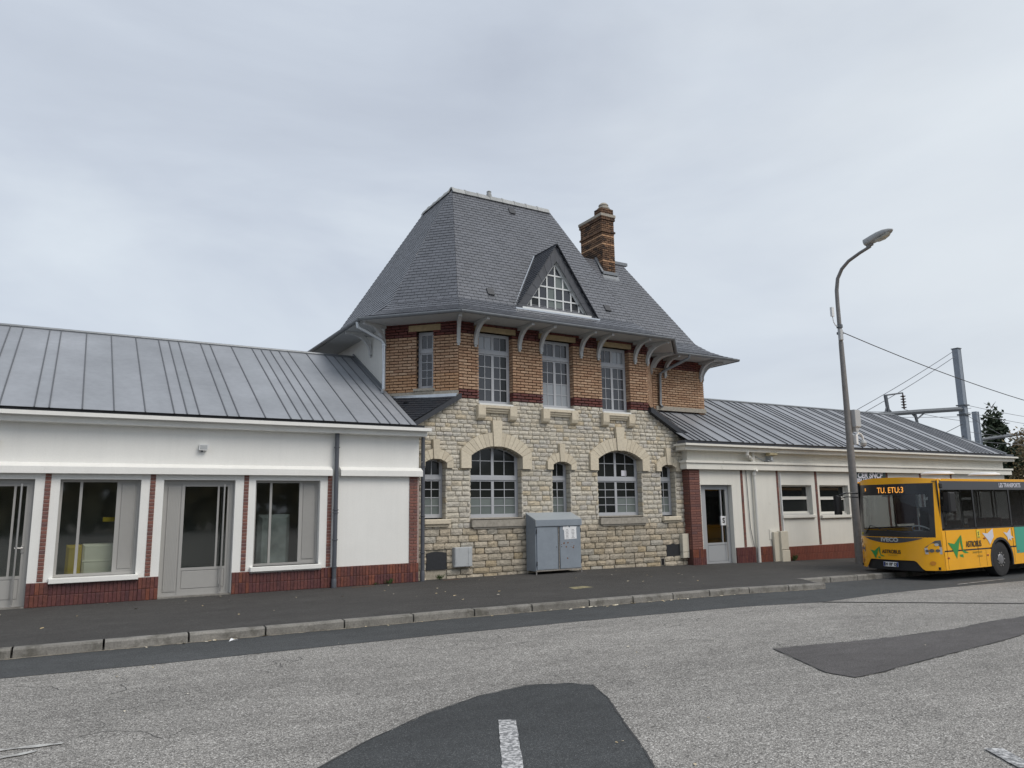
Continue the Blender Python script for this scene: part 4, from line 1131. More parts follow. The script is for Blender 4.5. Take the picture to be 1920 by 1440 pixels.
def wing_door(a,b,handle):
    y=.12; B=MB(); f=.07
    B.box(a,b,y,y+.07,0.0,.045); B.box(a,b,y,y+.07,2.18-f,2.18); B.box(a,a+f,y,y+.07,.045,2.18-f); B.box(b-f,b,y,y+.07,.045,2.18-f)
    # leaf from a+.36 to b-.09; fixed ribbed panel on the left
    s=a+.36
    B.box(s-.025,s+.03,y+.005,y+.06,.045,2.18-f)
    B.box(s+.03,b-f,y+.01,y+.055,.045,.13); B.box(s+.03,b-f-.045,y+.01,y+.055,.48,.53); B.box(s+.03,b-f,y+.01,y+.055,2.06,2.18-f)
    B.box(b-.30,b-.265,y+.012,y+.055,.53,2.06); B.box(b-f-.045,b-f,y+.01,y+.055,.13,2.06)
    D=B.build('door',m_door,LWW)
    Bp=MB(); Bp.box(a+f,s-.025,y+.02,y+.05,.045,2.11); n=8; w=(s-.025-a-f-.05)/n
    Bp.cbox(a+f+.02,s-.045,y+.008,y+.022,.10,2.05,.004)
    for i in range(n): Bp.box(a+f+.028+w*i,a+f+.028+w*i+w*.7,y+.004,y+.009,.12,2.03)
    Bp.build('ribbed_panel',m_door,D)
    for p,q in ((s+.03,b-.30),(b-.265,b-f-.045)):
        Bq=MB(); Bq.box(p,q,y+.03,y+.036,.53,2.06); Bq.build('pane',m_glass,D)
    Bq=MB(); Bq.box(s+.03,b-f-.045,y+.022,y+.05,.13,.48); Bq.cbox(s+.045,b-.235,y+.012,y+.024,.145,.465,.006); Bq.cbox(b-.225,b-f-.055,y+.012,y+.024,.145,.465,.006); Bq.build('door_panel',m_door,D)
    Bh=MB(); hx=b-.19; Bh.tube([(hx,y-.07,.06),(hx,y-.07,2.10)],.017,10)
    for z in (.2,1.1,1.95): Bh.tube([(hx,y-.07,z),(hx,y+.02,z)],.01,6)
    Bh.build('pull_bar',m_steel,D)
    if handle:
        Bh=MB(); Bh.tube([(b-.1,y+.0,1.0),(b-.1,y-.05,1.0),(b-.22,y-.05,1.0)],.013,8); Bh.cbox(b-.125,b-.08,y-.008,y+.01,.92,1.04,.004); Bh.build('handle',m_steel,D)
    Bt=MB(); Bt.box(a-.0,b,-.03,y+.02,-.02,.022); Bt.build('threshold',m_kerb,LWW)
wing_door(-1.79,-.5,True); wing_door(1.555,2.84,False)
# zinc roofs
def zinc_roof(P,x0,x1,ye,ze,yr,zr,seams,m,hipend=None,ribh=.028,ribw=.012,gut=None):
    par=None
    n=Vector((0,-(zr-ze),yr-ye)).normalized()
    corners=[(x0,ye),(x1,ye),(hipend if hipend else x1,yr),(x0,yr)]
    zz=lambda y:ze+(zr-ze)*(y-ye)/(yr-ye)
    B=MB(); B.face([(x,y,zz(y)) for x,y in corners]); B.face([(x0,yr,zr),((hipend or x1),yr,zr),(x1,2*yr-ye,ze),(x0,2*yr-ye,ze)])
    if hipend: B.face([(x1,ye,ze),(x1,2*yr-ye,ze),(hipend,yr,zr)])
    rf=B.build('roof',m_under,P,fix=False)
    S_=[x0]+[s for s in seams if x0+.03<s<x1-.03]+[x1]
    for a,b in zip(S_,S_[1:]):
        Q=clip([(a+.004,ye-.02),(b-.004,ye-.02),(b-.004,yr),(a+.004,yr)],[(c[0]+(.0),c[1]-(.05 if c[1]==ye else 0)) for c in corners])
        if len(Q)<3: continue
        Bp=MB(); Bp.slab([(x,y,zz(y)+.006) for x,y in Q],n,.006); Bp.build('zinc_panel',m,rf)
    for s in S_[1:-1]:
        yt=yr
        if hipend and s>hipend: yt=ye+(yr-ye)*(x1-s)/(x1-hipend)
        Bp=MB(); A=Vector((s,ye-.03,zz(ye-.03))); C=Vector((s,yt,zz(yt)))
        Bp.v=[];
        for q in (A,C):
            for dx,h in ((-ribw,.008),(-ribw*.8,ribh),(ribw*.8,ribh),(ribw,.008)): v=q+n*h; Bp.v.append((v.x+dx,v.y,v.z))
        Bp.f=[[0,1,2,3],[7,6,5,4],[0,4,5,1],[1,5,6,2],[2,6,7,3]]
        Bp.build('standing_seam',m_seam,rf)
    Bp=MB(); 
    Bp.ext([(x0,0),(x0,1),(x1,1)],0,1) if False else None
    Bp.tube([(x0,yr,zr+.02),(hipend or x1,yr,zr+.02)],.045,8)
    if hipend: Bp.tube([(hipend,yr,zr+.02),(x1,ye,ze+.02)],.035,8)
    Bp.build('ridge_cap',m_gutterz,rf,True)
    return rf
seL=[-7.6,-7.1,-6.6,-6.38,-5.9,-5.4,-5.2,-4.7,-4.2,-3.98,-3.5,-3.0,-2.8,-2.3,-1.84,-1.34,-1.1,-.6,-.38,.12,.62,1.13,1.62,1.84,2.06,2.56,2.78,3.28,3.78,4.0,4.23,4.45,4.69,5.17,5.67,5.9,6.12,6.38]
rfl=zinc_roof(LW,-8,6.53,-.36,3.40,3.84,5.66,seL,m_zinc)
# raised edge where the zinc meets the gable
B=MB(); zz=lambda y:3.40+2.26*(y+.36)/4.20
B.slab([(6.46,1.5,zz(1.5)),(6.495,1.5,zz(1.5)),(6.495,3.9,zz(3.9)),(6.46,3.9,zz(3.9))],(0,0,1),.10); B.build('flashing',m_gutterz,rfl)
# downpipes on the left wing
def downpipe(P,x,y,z0,z1,r,m,clips,foot=None):
    B=MB(); B.tube([(x,y,z0),(x,y,z1)],r,12)
    for c in clips: B.lathe((x,y,c),[(r+.003,0),(r+.014,.005),(r+.014,.022),(r+.003,.027)],12)
    if foot: B.lathe((x,y,z0),[(r+.008,0),(r+.008,foot),(r+.0,foot+.02)],12)
    B.build('downpipe',m,P,True)
downpipe(LW,4.835,-.10,0.0,3.17,.047,m_pipe,(2.86,1.5,.95,.40,1.56),.16)
downpipe(LW,6.86,.02,0.0,3.17,.045,m_pipe,(2.5,1.4,.6),.2)
B=MB(); B.tube([(6.78,-.1,2.6),(6.83,0,2.62),(6.86,.0,2.66)],.012,6); B.build('pipe_clamp',m_steel,LW)
# wall fixtures
for i,x in enumerate((2.21,-1.14)):
    lf=thing('wall_light',(x,0,2.72),('small rectangular grey wall light over the middle door of the white wing','small wall light at the far left edge over the leftmost door')[i],'light','small wall lights on the white wing')
    B=MB(); B.ext([(x-.085,2.75),(x+.06,2.745),(x+.09,2.86),(x-.085,2.86)],-.10,-.01); B.build('housing',m_white,lf)
    B=MB(); B.cbox(x-.07,x+.06,-.106,-.10,2.765,2.845,.003); B.build('lens',m_box,lf)
    B=MB(); B.box(x-.04,x-.01,-.06,0,2.715,2.75); B.build('bracket',m_pipe,lf)
bx=thing('reflection_shape',(.62,.9,.05),'pale green and yellow shape added behind the leftmost window to imitate a reflection','box')  # added shape that imitates a vehicle's reflection in the pane
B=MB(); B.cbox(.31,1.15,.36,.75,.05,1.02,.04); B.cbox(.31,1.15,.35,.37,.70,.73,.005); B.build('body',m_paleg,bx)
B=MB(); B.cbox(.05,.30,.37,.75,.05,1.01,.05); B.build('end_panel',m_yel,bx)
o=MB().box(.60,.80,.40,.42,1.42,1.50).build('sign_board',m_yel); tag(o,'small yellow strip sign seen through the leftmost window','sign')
B=MB(); B.cbox(3.40,4.05,.45,.6,.1,1.50,.08); o=B.build('partition_screen',mat('blue_grey_screen',(.42,.47,.49),.9,big=.5,bigs=1.6)); tag(o,'dim blue grey screen behind the glass of the window beside the downpipe','screen')
# ------------------------------------------------------------------ right wing
RW=thing('station_wing',(23,1.5,g(23)),'long low cream rendered station wing with ribbed zinc roof, right of the stone building','building')
RWX0,RWX1=14.9,31.7
B=MB(); gz_=-.25
OPR=[(15.35,16.58,gz_,2.13),(18.68,20.1,1.22,2.13),(20.48,21.92,1.19,2.13),(24.4,25.8,1.15,2.1),(26.2,27.6,1.12,2.1),(28.4,29.6,1.1,2.1)]
xs_=[RWX0]+[v for o_ in OPR for v in o_[:2]]+[RWX1]
for i in range(0,len(xs_)-1,2): B.box(xs_[i],xs_[i+1],0,.32,-.5,2.13)
for a,b,c,d in OPR:
    if c>0: B.box(a,b,0,.32,-.5,c)
B.box(RWX0,RWX1,0,.32,2.13,3.1); B.box(RWX1-.3,RWX1,.32,6,-.6,3.1); B.box(RWX0,RWX0+.2,.32,3,-.2,3.1)
RWW=B.build('wall',m_cream,RW)
B=MB(); B.box(14.72,RWX1+.30,-.15,.1,2.56,2.72); B.box(14.68,RWX1+.36,-.19,.1,2.735,2.80); B.box(14.72,RWX1+.30,-.13,.1,2.72,2.735); B.build('string_course',m_cream,RWW)
B=MB(); B.box(14.5,RWX1+.42,-.40,.1,3.20,3.255); B.box(14.58,RWX1+.34,-.28,.1,3.08,3.20); B.build('cornice',m_cream,RWW)
B=MB(); B.box(14.55,RWX1+.2,-.34,-.02,3.257,3.345); B.build('eaves_gutter',m_pipe,RW)
# brick strips
sp=[]; B=MB()
for a,b,z0 in ((16.96,17.05,.35),(18.50,18.58,.3),(20.28,20.38,.30),(24.0,24.1,.2),(25.96,26.06,.2),(27.9,28,.2)):
    z=z0
    while z<2.55:
        h=min(.068,2.56-z); sp.append((((a+b)/2,.002,z+h/2),0,(b-a,.03,h-.009),m_strip)); z+=.068
    B.box(a-.002,b+.002,-.004,.01,z0,2.56)
# corner pilaster: front and left return
z=.36; k=0
while z<2.55:
    h=min(.068,2.56-z)
    if k%2: sp.append(((15.085,-.03,z+h/2),0,(.40,.05,h-.013),m_strip))
    else:
        sp.append(((14.985,-.03,z+h/2),0,(.195,.05,h-.013),m_strip)); sp.append(((15.185,-.03,z+h/2),0,(.195,.05,h-.013),m_strip))
    sp.append(((14.89,.09,z+h/2),R(-90),(.22,.05,h-.013),m_strip))
    z+=.068; k+=1
B.box(14.9,15.28,-.04,.01,-.1,2.56); B.box(14.88,14.9,-.04,.22,-.1,2.56)
for k in range(0,len(B.v),8): Bk=MB(); Bk.v=B.v[k:k+8]; Bk.f=[[0,3,2,1],[4,5,6,7],[0,1,5,4],[1,2,6,5],[2,3,7,6],[3,0,4,7]]; Bk.build('mortar_strip',m_djoint,RWW)
place(RWW,'brick','brickwork',sp,'brick','rwb',300)
tp=[]; B=MB()
def tiles2(a,b,z1,y,m,w=.07):
    n=max(1,round((b-a)/w)); st=(b-a)/n
    for i in range(n):
        x=a+st*(i+.5); z0=pave_z(x,0)-.03; zm=(z0+z1)/2
        for p,q in ((z0,zm),(zm,z1)): tp.append(((x,y,(p+q)/2),0,(st-.006,.024,q-p-.007),m))
    B.box(a,b,y+.003,y+.04,-.6,z1-.003)
tiles2(14.86,15.36,.36,-.07,m_tile); tiles2(16.60,17.38,.345,-.03,m_tiledark); tiles2(17.48,18.08,.335,-.03,m_tile)
m_tiler=mat('brick_red_tile',[(.17,.05,.032),(.19,.055,.035),(.15,.045,.03)],.6,True,20,.12,.2,30)
tiles2(18.66,26,.29,-.03,m_tiler,.075)
for k in range(0,len(B.v),8): Bk=MB(); Bk.v=B.v[k:k+8]; Bk.f=[[0,3,2,1],[4,5,6,7],[0,1,5,4],[1,2,6,5],[2,3,7,6],[3,0,4,7]]; Bk.build('tile_bed',m_djoint,RWW)
place(RWW,'tile','tiling',tp,'brick','rwt',300)
# right-wing windows
for i,(a,b,c,d) in enumerate(OPR[1:]):
    y=.16; B=MB(); f=.045
    B.box(a,b,y,y+.06,c+.03,c+.11); B.box(a,b,y,y+.06,d-f,d); B.box(a,a+f,y,y+.06,c+.11,d-f); B.box(b-f,b,y,y+.06,c+.11,d-f)
    zm=(c+d)/2+.06; B.box(a+f,b-f,y-.015,y+.06,zm-.045,zm+.035)
    B.box(a+.02,b-.02,y-.06,y,c+.0,c+.055); B.box(a+f,b-f,y-.004,y+.0,zm+.04,zm+.052)
    Wn=B.build('window',m_cframe,RWW)
    for p,q in ((c+.11,zm-.045),(zm+.035,d-f)):
        Bp=MB(); Bp.box(a+f,b-f,y+.025,y+.031,p,q); Bp.build('pane',m_gl,Wn)
    Bs=MB(); Bs.cbox(a-.05,b+.06,-.08,y,c-.09,c,.01); Bs.build('window_sill',m_cream,RWW)
# right door
B=MB(); y=.15; a,b=15.55,16.56; f=.06; zb=pave_z(16,0)-.03
B.box(a-.2,a,y,y+.06,zb,2.13) ; B.box(a,b,y,y+.06,2.13-f,2.13); B.box(a,a+f,y,y+.06,zb,2.07); B.box(b-f,b,y,y+.06,zb,2.07)
B.box(a+f+.05,b-f-.05,y+.005,y+.055,zb,zb+.07); B.box(a+f+.05,b-f-.05,y+.005,y+.055,.44,.50); B.box(b-.30,b-.265,y+.007,y+.055,.5,2.0); B.box(a+f,a+f+.05,y+.003,y+.055,zb,2.07); B.box(b-f-.05,b-f,y+.003,y+.055,zb,2.07); B.box(a+f+.05,b-f-.05,y+.005,y+.055,2.0,2.07)
DR=B.build('door',m_doorr,RWW)
B=MB(); B.box(a+f+.05,b-f-.05,y+.02,y+.05,zb+.07,.44); B.cbox(a+f+.07,b-f-.07,y+.01,y+.022,zb+.09,.42,.006); B.build('door_panel',m_doorr,DR)
for p,q in ((a+f+.05,b-.30),(b-.265,b-f-.05)):
    B=MB(); B.box(p,q,y+.03,y+.036,.5,2.0); B.build('pane',m_glass,DR)
B=MB(); B.tube([(b-.15,y-.04,.95),(b-.08,y-.04,.95)],.012,8); B.tube([(b-.09,y-.04,.95),(b-.09,y+.01,.95)],.012,8); B.cbox(b-.105,b-.075,y-.01,y+.006,.86,1.0,.003); B.build('handle',m_steel,DR)
B=MB(); B.tube([(b-.17,y-.05,.05),(b-.17,y-.05,1.95)],.012,8); B.build('pull_bar',m_steel,DR)
B=MB(); B.box(16.23,16.42,y-.006,y-.002+.03,.98,1.24); nt_=B.build('notice',m_paper,DR)
text(DR,'notice_letter','S',.2,frontT(16.325,1.11,y-.009),m_bdec,bold=.006)
B=MB(); B.face([(15.2,1.5,-.2),(17,1.5,-.2),(17,1.5,2.6),(15.2,1.5,2.6)]); B.face([(15.2,.33,-.2),(15.2,1.5,-.2),(15.2,1.5,2.6),(15.2,.33,2.6)]); B.face([(17,.33,-.2),(17,1.5,-.2),(17,1.5,2.6),(17,.33,2.6)]); B.face([(15.2,.33,2.4),(17,.33,2.4),(17,1.5,2.4),(15.2,1.5,2.4)]); B.face([(15.2,.33,-.08),(17,.33,-.08),(17,1.5,-.08),(15.2,1.5,-.08)])
B.build('interior_wall',m_inner,RW,fix=False)
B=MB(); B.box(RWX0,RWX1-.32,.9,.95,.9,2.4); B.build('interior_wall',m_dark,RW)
seR=[14.8,15.02,15.25,15.47,15.7,16.22,16.75,17.0,17.3,17.58,18.1,18.63,18.9,19.5,19.8,20.1,20.4,20.95,21.25,21.5]
rr=random.Random(3); x=21.5
while x<31.2: x+=rr.choice([.25,.27,.5,.25,.52]); seR.append(x)
rfr=zinc_roof(RW,14.58,31.3,-.38,3.34,3.05,5.16,seR,m_zincr,hipend=29.7,ribh=.038,ribw=.011)
B=MB(); B.box(16.6,16.95,3.0,3.2,5.17,5.30); B.build('roof_vent',m_box,rfr)
# rainwater pipe, cable duct, boxes
B=MB(); B.tube([(17.05,-.24,3.12),(17.05,-.24,3.0),(17.12,-.2,2.95),(17.30,-.12,2.93),(17.40,-.10,2.86),(17.42,-.10,2.70)],.05,10); B.tube([(17.46,-.09,3.12),(17.46,-.09,2.66)],.045,10); B.tube([(17.46,-.2,2.56),(17.46,-.08,2.5),(17.46,-.08,g(17)-.02)],.045,10); B.lathe((17.46,-.08,2.40),[(.05,0),(.062,.01),(.062,.1),(.05,.11)],12); B.build('downpipe',m_cframe,RW,True)
B=MB(); B.tube([(17.18,-.03,2.55),(17.22,-.03,.9),(17.34,-.03,.3),(17.36,-.03,-.05)],.010,6); B.build('cable',m_pipe,RW)
B=MB(); B.tube([(18.64,-.035,2.5),(18.64,-.035,.75)],.022,8); B.build('cable_duct',m_white,RW)
sb=thing('service_box',(18.35,-.1,pave_z(18.3,-.1)),'beige electrical service box against the cream wall, right of the glass door','utility box')
zb=pave_z(18.3,-.1)-.02
B=MB(); B.cbox(18.12,18.36,-.10,-.03,zb+.02,.74,.008); B.build('side_box',m_beige,sb)
B=MB(); B.cbox(18.34,18.66,-.17,-.03,.22,.76,.01); B.build('upper_box',m_beige,sb)
B=MB(); B.cbox(18.34,18.68,-.18,-.03,zb,.205,.01); B.build('lower_box',m_beige,sb)
B=MB(); B.cbox(18.03,18.3,-.02,-.004,.52,.82,.004); B.build('back_plate',m_cream,sb)
fl=thing('floodlight',(18.15,-.1,2.85),'yellowed floodlight under the eaves of the cream wing','light')
B=MB(); B.cbox(17.98,18.32,-.28,-.12,3.0,3.14,.02); B.build('lamp_housing',m_flood,fl)
B=MB(); B.box(18.1,18.2,-.2,-.0,2.86,2.99); B.tube([(17.5,-.03,3.0),(17.95,-.03,2.86),(18.1,-.06,2.84)],.012,6); B.box(18.02,18.28,-.16,-.0,2.83,2.86); B.build('bracket',m_box,fl)
# sign
sg=thing('station_sign',(23.0,-.05,2.35),'dark green sign in white capitals on the cream wall, partly behind the bus','sign')
B=MB(); B.box(22.12,23.9,-.07,-.02,2.12,2.57); B.build('board',m_signg,sg)
B=MB(); B.box(22.10,23.92,-.075,-.02,2.57,2.60); B.box(22.10,23.92,-.075,-.02,2.09,2.12); B.build('frame',m_box,sg)
text(sg,'upper_lettering','CER SNCF',.26,frontT(23.03,2.455,-.072),m_wdec,bold=.010,sx=1.15,shear=.2)
text(sg,'lower_lettering','BIBLIOTHEQUE',.27,frontT(23.02,2.24,-.072),m_wdec,bold=.012,sx=.92)
# ------------------------------------------------------------------ things on / by the stone wall
o=MB(); o.ext([(7.03,.21),(7.53,.21),(7.53,.575),(7.40,.60),(7.28,.61),(7.15,.60),(7.03,.575)],YS-.01,YS+.03); o=o.build('vent_cover',m_black); tag(o,'black arched cover plate low in the stone wall beside the white wing','cover plate')
mb=thing('meter_box',(7.9,.1,.25),'pale grey metal meter box on the stone wall beside the black arched plate','meter box')
B=MB(); B.cbox(7.67,8.12,.05,.2,.25,.69,.006); B.build('housing',m_box,mb)
B=MB(); B.cbox(7.685,8.0,.042,.05,.265,.675,.004); B.cbox(8.01,8.105,.042,.05,.265,.675,.004); B.build('door',m_box,mb)
B=MB(); B.lathe((7.70,.043,.47),[(.012,0),(.012,.01)],8,'y'); B.build('lock',m_bk,mb)
o=MB().box(14.15,14.72,YS-.02,YS+.03,.15,.535).build('vent_cover',m_black); tag(o,'square black cover plate at the right end of the stone wall','cover plate')
sbx=thing('gas_box',(14.8,.05,.16),'narrow cream box between the stone wall and the red brick pilaster','utility box')
B=MB(); B.cbox(14.63,14.86,.06,.2,.30,.79,.006); B.build('upper_door',m_beige,sbx)
B=MB(); B.cbox(14.63,14.86,.06,.2,.14,.29,.006); B.build('lower_door',m_beige,sbx)
vg=thing('air_vent',(14.0,.2,0),'small square air vent at the foot of the stone wall','vent')
B=MB(); B.box(13.93,14.06,YS+.005,YS+.03,-.02,.16); B.build('hole',m_bk,vg)
B=MB(); B.box(13.92,13.94,YS-.01,YS+.03,-.03,.17); B.box(14.05,14.07,YS-.01,YS+.03,-.03,.17); B.box(13.94,14.05,YS-.01,YS+.03,.15,.17); B.build('frame',m_sill,vg)
# grey cabinet
cbn=thing('metal_cabinet',(10.25,-.05,0),'blue grey sheet metal cabinet with sloping lid and torn notice against the stone wall','cabinet')
x0,x1,yf,yb=9.63,10.95,-.30,.13; zc0,zc1,zc2=.075,1.27,1.44
TC=lambda y,x,z:(x,y,z)
B=MB(TC); B.ext([(yf+.02,zc0),(yb,zc0),(yb,zc2-.02),(yf+.02,zc1-.02)],x0,x1); B.build('body',m_cab,cbn)
B=MB(TC); B.ext([(yf-.03,zc1-.155),(yf-.02,zc1-.155),(yf-.0,zc1-.035),(yb,zc2-.018),(yb,zc2),(yf-.03,zc1)],x0-.012,x1+.012); B.build('lid',m_cabtop,cbn)
B=MB(); B.cbox(x0+.004,x1-.004,yf-.034,yf-.03,zc1-.15,zc1-.004,.002); B.build('lid_front',m_cab,cbn)
for p,q in ((x0+.03,(x0+x1)/2-.035),((x0+x1)/2+.03,x1-.02)):
    B=MB(); B.cbox(p,q,yf-.008,yf+.02,zc0+.03,zc1-.17,.005); d_=B.build('door',m_cab,cbn)
    B=MB(); hx=p-.008 if p<10.2 else q+.004
    for z in (.2,.95): B.box(hx-.006,hx+.008,yf-.014,yf+.0,z,z+.1)
    B.build('hinge',m_bk,d_)
    B=MB(); kx=q-.04 if p<10.2 else p+.04; B.lathe((kx,yf-.009,.62),[(.012,-.004),(.012,.004)],8,'y'); B.build('lock',m_bk,d_)
B=MB(); B.box(x0,x1,yf-.012,yf+.02,zc0-.005,zc0+.02); B.tube([((x0+x1)/2-.005,yf-.004,zc0+.02),((x0+x1)/2-.005,yf-.004,zc1-.18)],.012,6); B.build('edge_strip',mat('chipped_edge',(.30,.28,.25),.7,ns=30,na=.3,grime=((.12,.07,.05),20,.55)),cbn)
for x in (x0+.01,x1-.01):
    for y in (yf+.01,yb-.02):
        B=MB(); B.box(x-.012,x+.012,y-.012,y+.012,-.02,zc0); B.build('leg',m_steel,cbn)
pp=[(10.42,1.10),(10.50,1.095),(10.56,1.115),(10.60,1.06),(10.63,1.105),(10.72,1.10),(10.82,1.09),(10.80,1.05),(10.81,.80),(10.45,.79),(10.44,1.0),(10.40,1.04)]
o=thing('torn_notice',(10.6,yf-.01,.8),'torn white paper notice stuck on the right door of the grey cabinet','notice')
B=MB(); B.ext(pp,yf-.012,yf-.010); B.build('paper',m_paper,o)
B=MB()
for cx_,w in ((10.53,.10),(10.70,.11)):
    for k in range(7):
        z=1.02-k*.033; ww=w*random.uniform(.5,1); B.box(cx_-ww/2,cx_+ww/2,yf-.0140,yf-.0125,z-.005,z+.005)
B.build('print_lines',m_ink,o)
B=MB()
for (x,z) in ((10.43,.70),(10.55,.71),(10.67,.71),(10.50,.61),(10.64,.61),(10.72,.63),(10.36,.67),(10.53,.34),(10.70,.59)):
    n=7; rr_=random.uniform(.010,.024)
    B.ext([(x+rr_*random.uniform(.5,1.3)*math.cos(2*math.pi*k/n),z+rr_*random.uniform(.5,1.2)*math.sin(2*math.pi*k/n)) for k in range(n)],yf-.0095,yf-.006)
B.build('rust_patch',m_rust,cbn)
# pavement iron covers
for x,y,w,m in ((5.15,-.32,.5,m_rust),(7.3,-.15,.45,m_rust)):
    B=MB(); P=rough([(x,y),(x+w,y+.02),(x+w,y+.12),(x+.02,y+.12)],.01,.08); B.face([(a,b,pave_z(a,b)+.004) for a,b in P]); o=B.build('rust_stain',mat('iron_stain',(.12,.075,.05),.9,ns=20,na=.3),None,fix=False); o['kind']='structure'
o=sheet('cover_patch',m_cover,[rough([(8.75,-3.1),(9.25,-3.05),(9.2,-2.75),(8.8,-2.8)],.02,.08)],lambda x,y:pave_z(x,y)+.004)
# ------------------------------------------------------------------ street lamp
LPX,LPY=20.0,-1.55; lz=pave_z(LPX,LPY)
LP=thing('street_lamp',(LPX,LPY,lz),'tall grey street lamp with curved arm on the pavement beside the bus','street lamp')
B=MB(); B.tube([(LPX,LPY,lz-.02),(LPX,LPY,.35),(LPX,LPY,2.9),(LPX,LPY,4.4),(LPX,LPY,6.4)],[.135,.13,.105,.088,.070],16); B.build('pole',m_pole,LP,True)
B=MB(); arm=[(LPX,LPY,6.38),(LPX,LPY,7.6),(LPX,LPY-.01,8.04),(LPX,LPY-.08,8.40),(LPX,LPY-.25,8.66),(LPX,LPY-.5,8.84),(LPX,LPY-.9,8.98),(LPX,LPY-1.25,9.07)]
B.tube(arm,[.065,.06,.058,.055,.053,.05,.048,.045],14); B.build('arm',m_pole,LP,True)
hd=Vector((0,-1,.16)).normalized(); hu=Vector((0,.16,1)).normalized(); H0=Vector((LPX,LPY-1.12,9.12))
B=MB(lambda a,b,c:H0+hd*a+Vector((1,0,0))*b+hu*c)
secs=[(0,.13,.0,.20),(.26,.14,-.01,.22),(.45,.16,.0,.22),(.65,.155,.02,.20),(.80,.11,.05,.16),(.88,.04,.08,.12)]
prev=None
for a,w,z0,z1 in secs:
    ring=[B.p((a,w*math.copysign(abs(math.cos(t))**.6,math.cos(t)),(z0+z1)/2+(z1-z0)/2*math.copysign(abs(math.sin(t))**.6,math.sin(t)))) for t in [2*math.pi*k/16 for k in range(16)]]
    if prev:
        for k in range(16): m=(k+1)%16; B.f.append([prev[k],prev[m],ring[m],ring[k]])
    else: B.f.append(ring[::-1])
    prev=ring
B.f.append(prev); hdm=B.build('lamp_head',m_head,LP,True)
B=MB(lambda a,b,c:H0+hd*a+Vector((1,0,0))*b+hu*c)
prev=None
for a,w,z0 in ((.30,.09,.0),(.38,.13,-.04),(.55,.14,-.05),(.70,.12,-.02),(.80,.07,.04)):
    ring=[B.p((a,w*math.cos(t),z0*1.0+.05-.06*math.sin(t)*1)) for t in [math.pi*k/8 for k in range(9)]]
    if prev:
        for k in range(8): B.f.append([prev[k],prev[k+1],ring[k+1],ring[k]])
    prev=ring
B.build('lens',m_lens,hdm,True,fix=False)
B=MB(lambda a,b,c:H0+hd*a+Vector((1,0,0))*b+hu*c); B.box(.02,.2,-.05,.05,-.06,.01); B.build('mounting_clamp',m_pole,LP)
B=MB(); B.lathe((LPX,LPY,6.66),[(.10,0),(.10,.06)],12); B.lathe((LPX,LPY,6.86),[(.09,0),(.09,.09)],12); B.build('collar',m_mastd,LP)
an=thing('antenna',(19.8,LPY,6.8),'small white antenna on a bent stem near the top of the street lamp','antenna')
B=MB(); B.tube([(LPX-.05,LPY,6.9),(LPX-.18,LPY,6.9),(LPX-.27,LPY,7.02),(LPX-.30,LPY,7.2)],.014,8); B.build('stem',m_white,an)
B=MB(); B.box(LPX-.37,LPX-.27,LPY-.05,LPY+.02,7.18,7.46); B.build('panel',m_white,an)
o=MB().cbox(LPX-.16,LPX-.02,LPY-.12,LPY-.04,6.45,6.78,.01).build('radio_box',m_box); tag(o,'small grey radio box strapped to the street lamp below the antenna','radio box')
wb=thing('control_box',(20.35,LPY,3.8),'pale grey control box hung on the street lamp halfway up','control box')
B=MB(); B.cbox(LPX+.08,LPX+.34,LPY-.20,LPY+.06,3.80,4.32,.012); B.build('housing',m_box,wb)
B=MB(); B.ext([(LPX+.10,3.80),(LPX+.32,3.80),(LPX+.24,3.66),(LPX+.14,3.66)],LPY-.16,LPY+.0); B.build('foot',m_box,wb)
cc=thing('cctv_camera',(20.5,LPY,3.3),'white dome security camera on a curved arm below the control box','security camera')
B=MB(); B.cbox(LPX+.08,LPX+.18,LPY-.17,LPY+.02,3.28,3.56,.01); B.build('wall_plate',m_white,cc)
B=MB(); B.tube([(LPX+.16,LPY-.1,3.42),(LPX+.20,LPY-.1,3.56),(LPX+.30,LPY-.1,3.63),(LPX+.42,LPY-.1,3.60),(LPX+.49,LPY-.1,3.50),(LPX+.50,LPY-.1,3.42)],.032,10); B.build('arm',m_white,cc,True)
B=MB(); B.lathe((LPX+.50,LPY-.1,3.28),[(.02,-.06),(.06,-.04),(.085,.0),(.09,.04),(.10,.05),(.09,.09),(.05,.14)],16); B.build('dome',m_box,cc,True)
# ------------------------------------------------------------------ bus
BX,BY,BZ=17.72,-5.25,road_z(20.3)+.004
bus=thing('city_bus',(BX+4,BY+1.05,BZ),'amber yellow city bus with black windows and green star decals, waiting at the kerb','bus')
TB=lambda x,y,z:(BX+x,BY+y,BZ+z)
WB=2.1; LB=10.6; HR=2.42
def F(y,z):   # front surface: bulged in plan, leaning back above the bumper
    u=abs((y-WB/2)/(WB/2)); u=min(u,1)
    return .42*u**3.4-.30+ (.09*(z-1.1) if z>1.1 else 0)+(.03*(z-.7) if z<.7 else 0)
def fpatch(poly_fn,ny,nz,y0,y1,z0,z1,off,name,m,parent,smooth=True):
    """front patch: z range may be functions of y"""
    B=MB(TB); G=[]
    for i in range(ny+1):
        y=y0+(y1-y0)*i/ny; a=z0(y) if callable(z0) else z0; b=z1(y) if callable(z1) else z1
        G.append([B.p((F(y,a+(b-a)*k/nz)-off,y,a+(b-a)*k/nz)) for k in range(nz+1)])
    for i in range(ny):
        for k in range(nz): B.f.append([G[i][k],G[i+1][k],G[i+1][k+1],G[i][k+1]])
    return B.build(name,m,parent,smooth,fix=False)
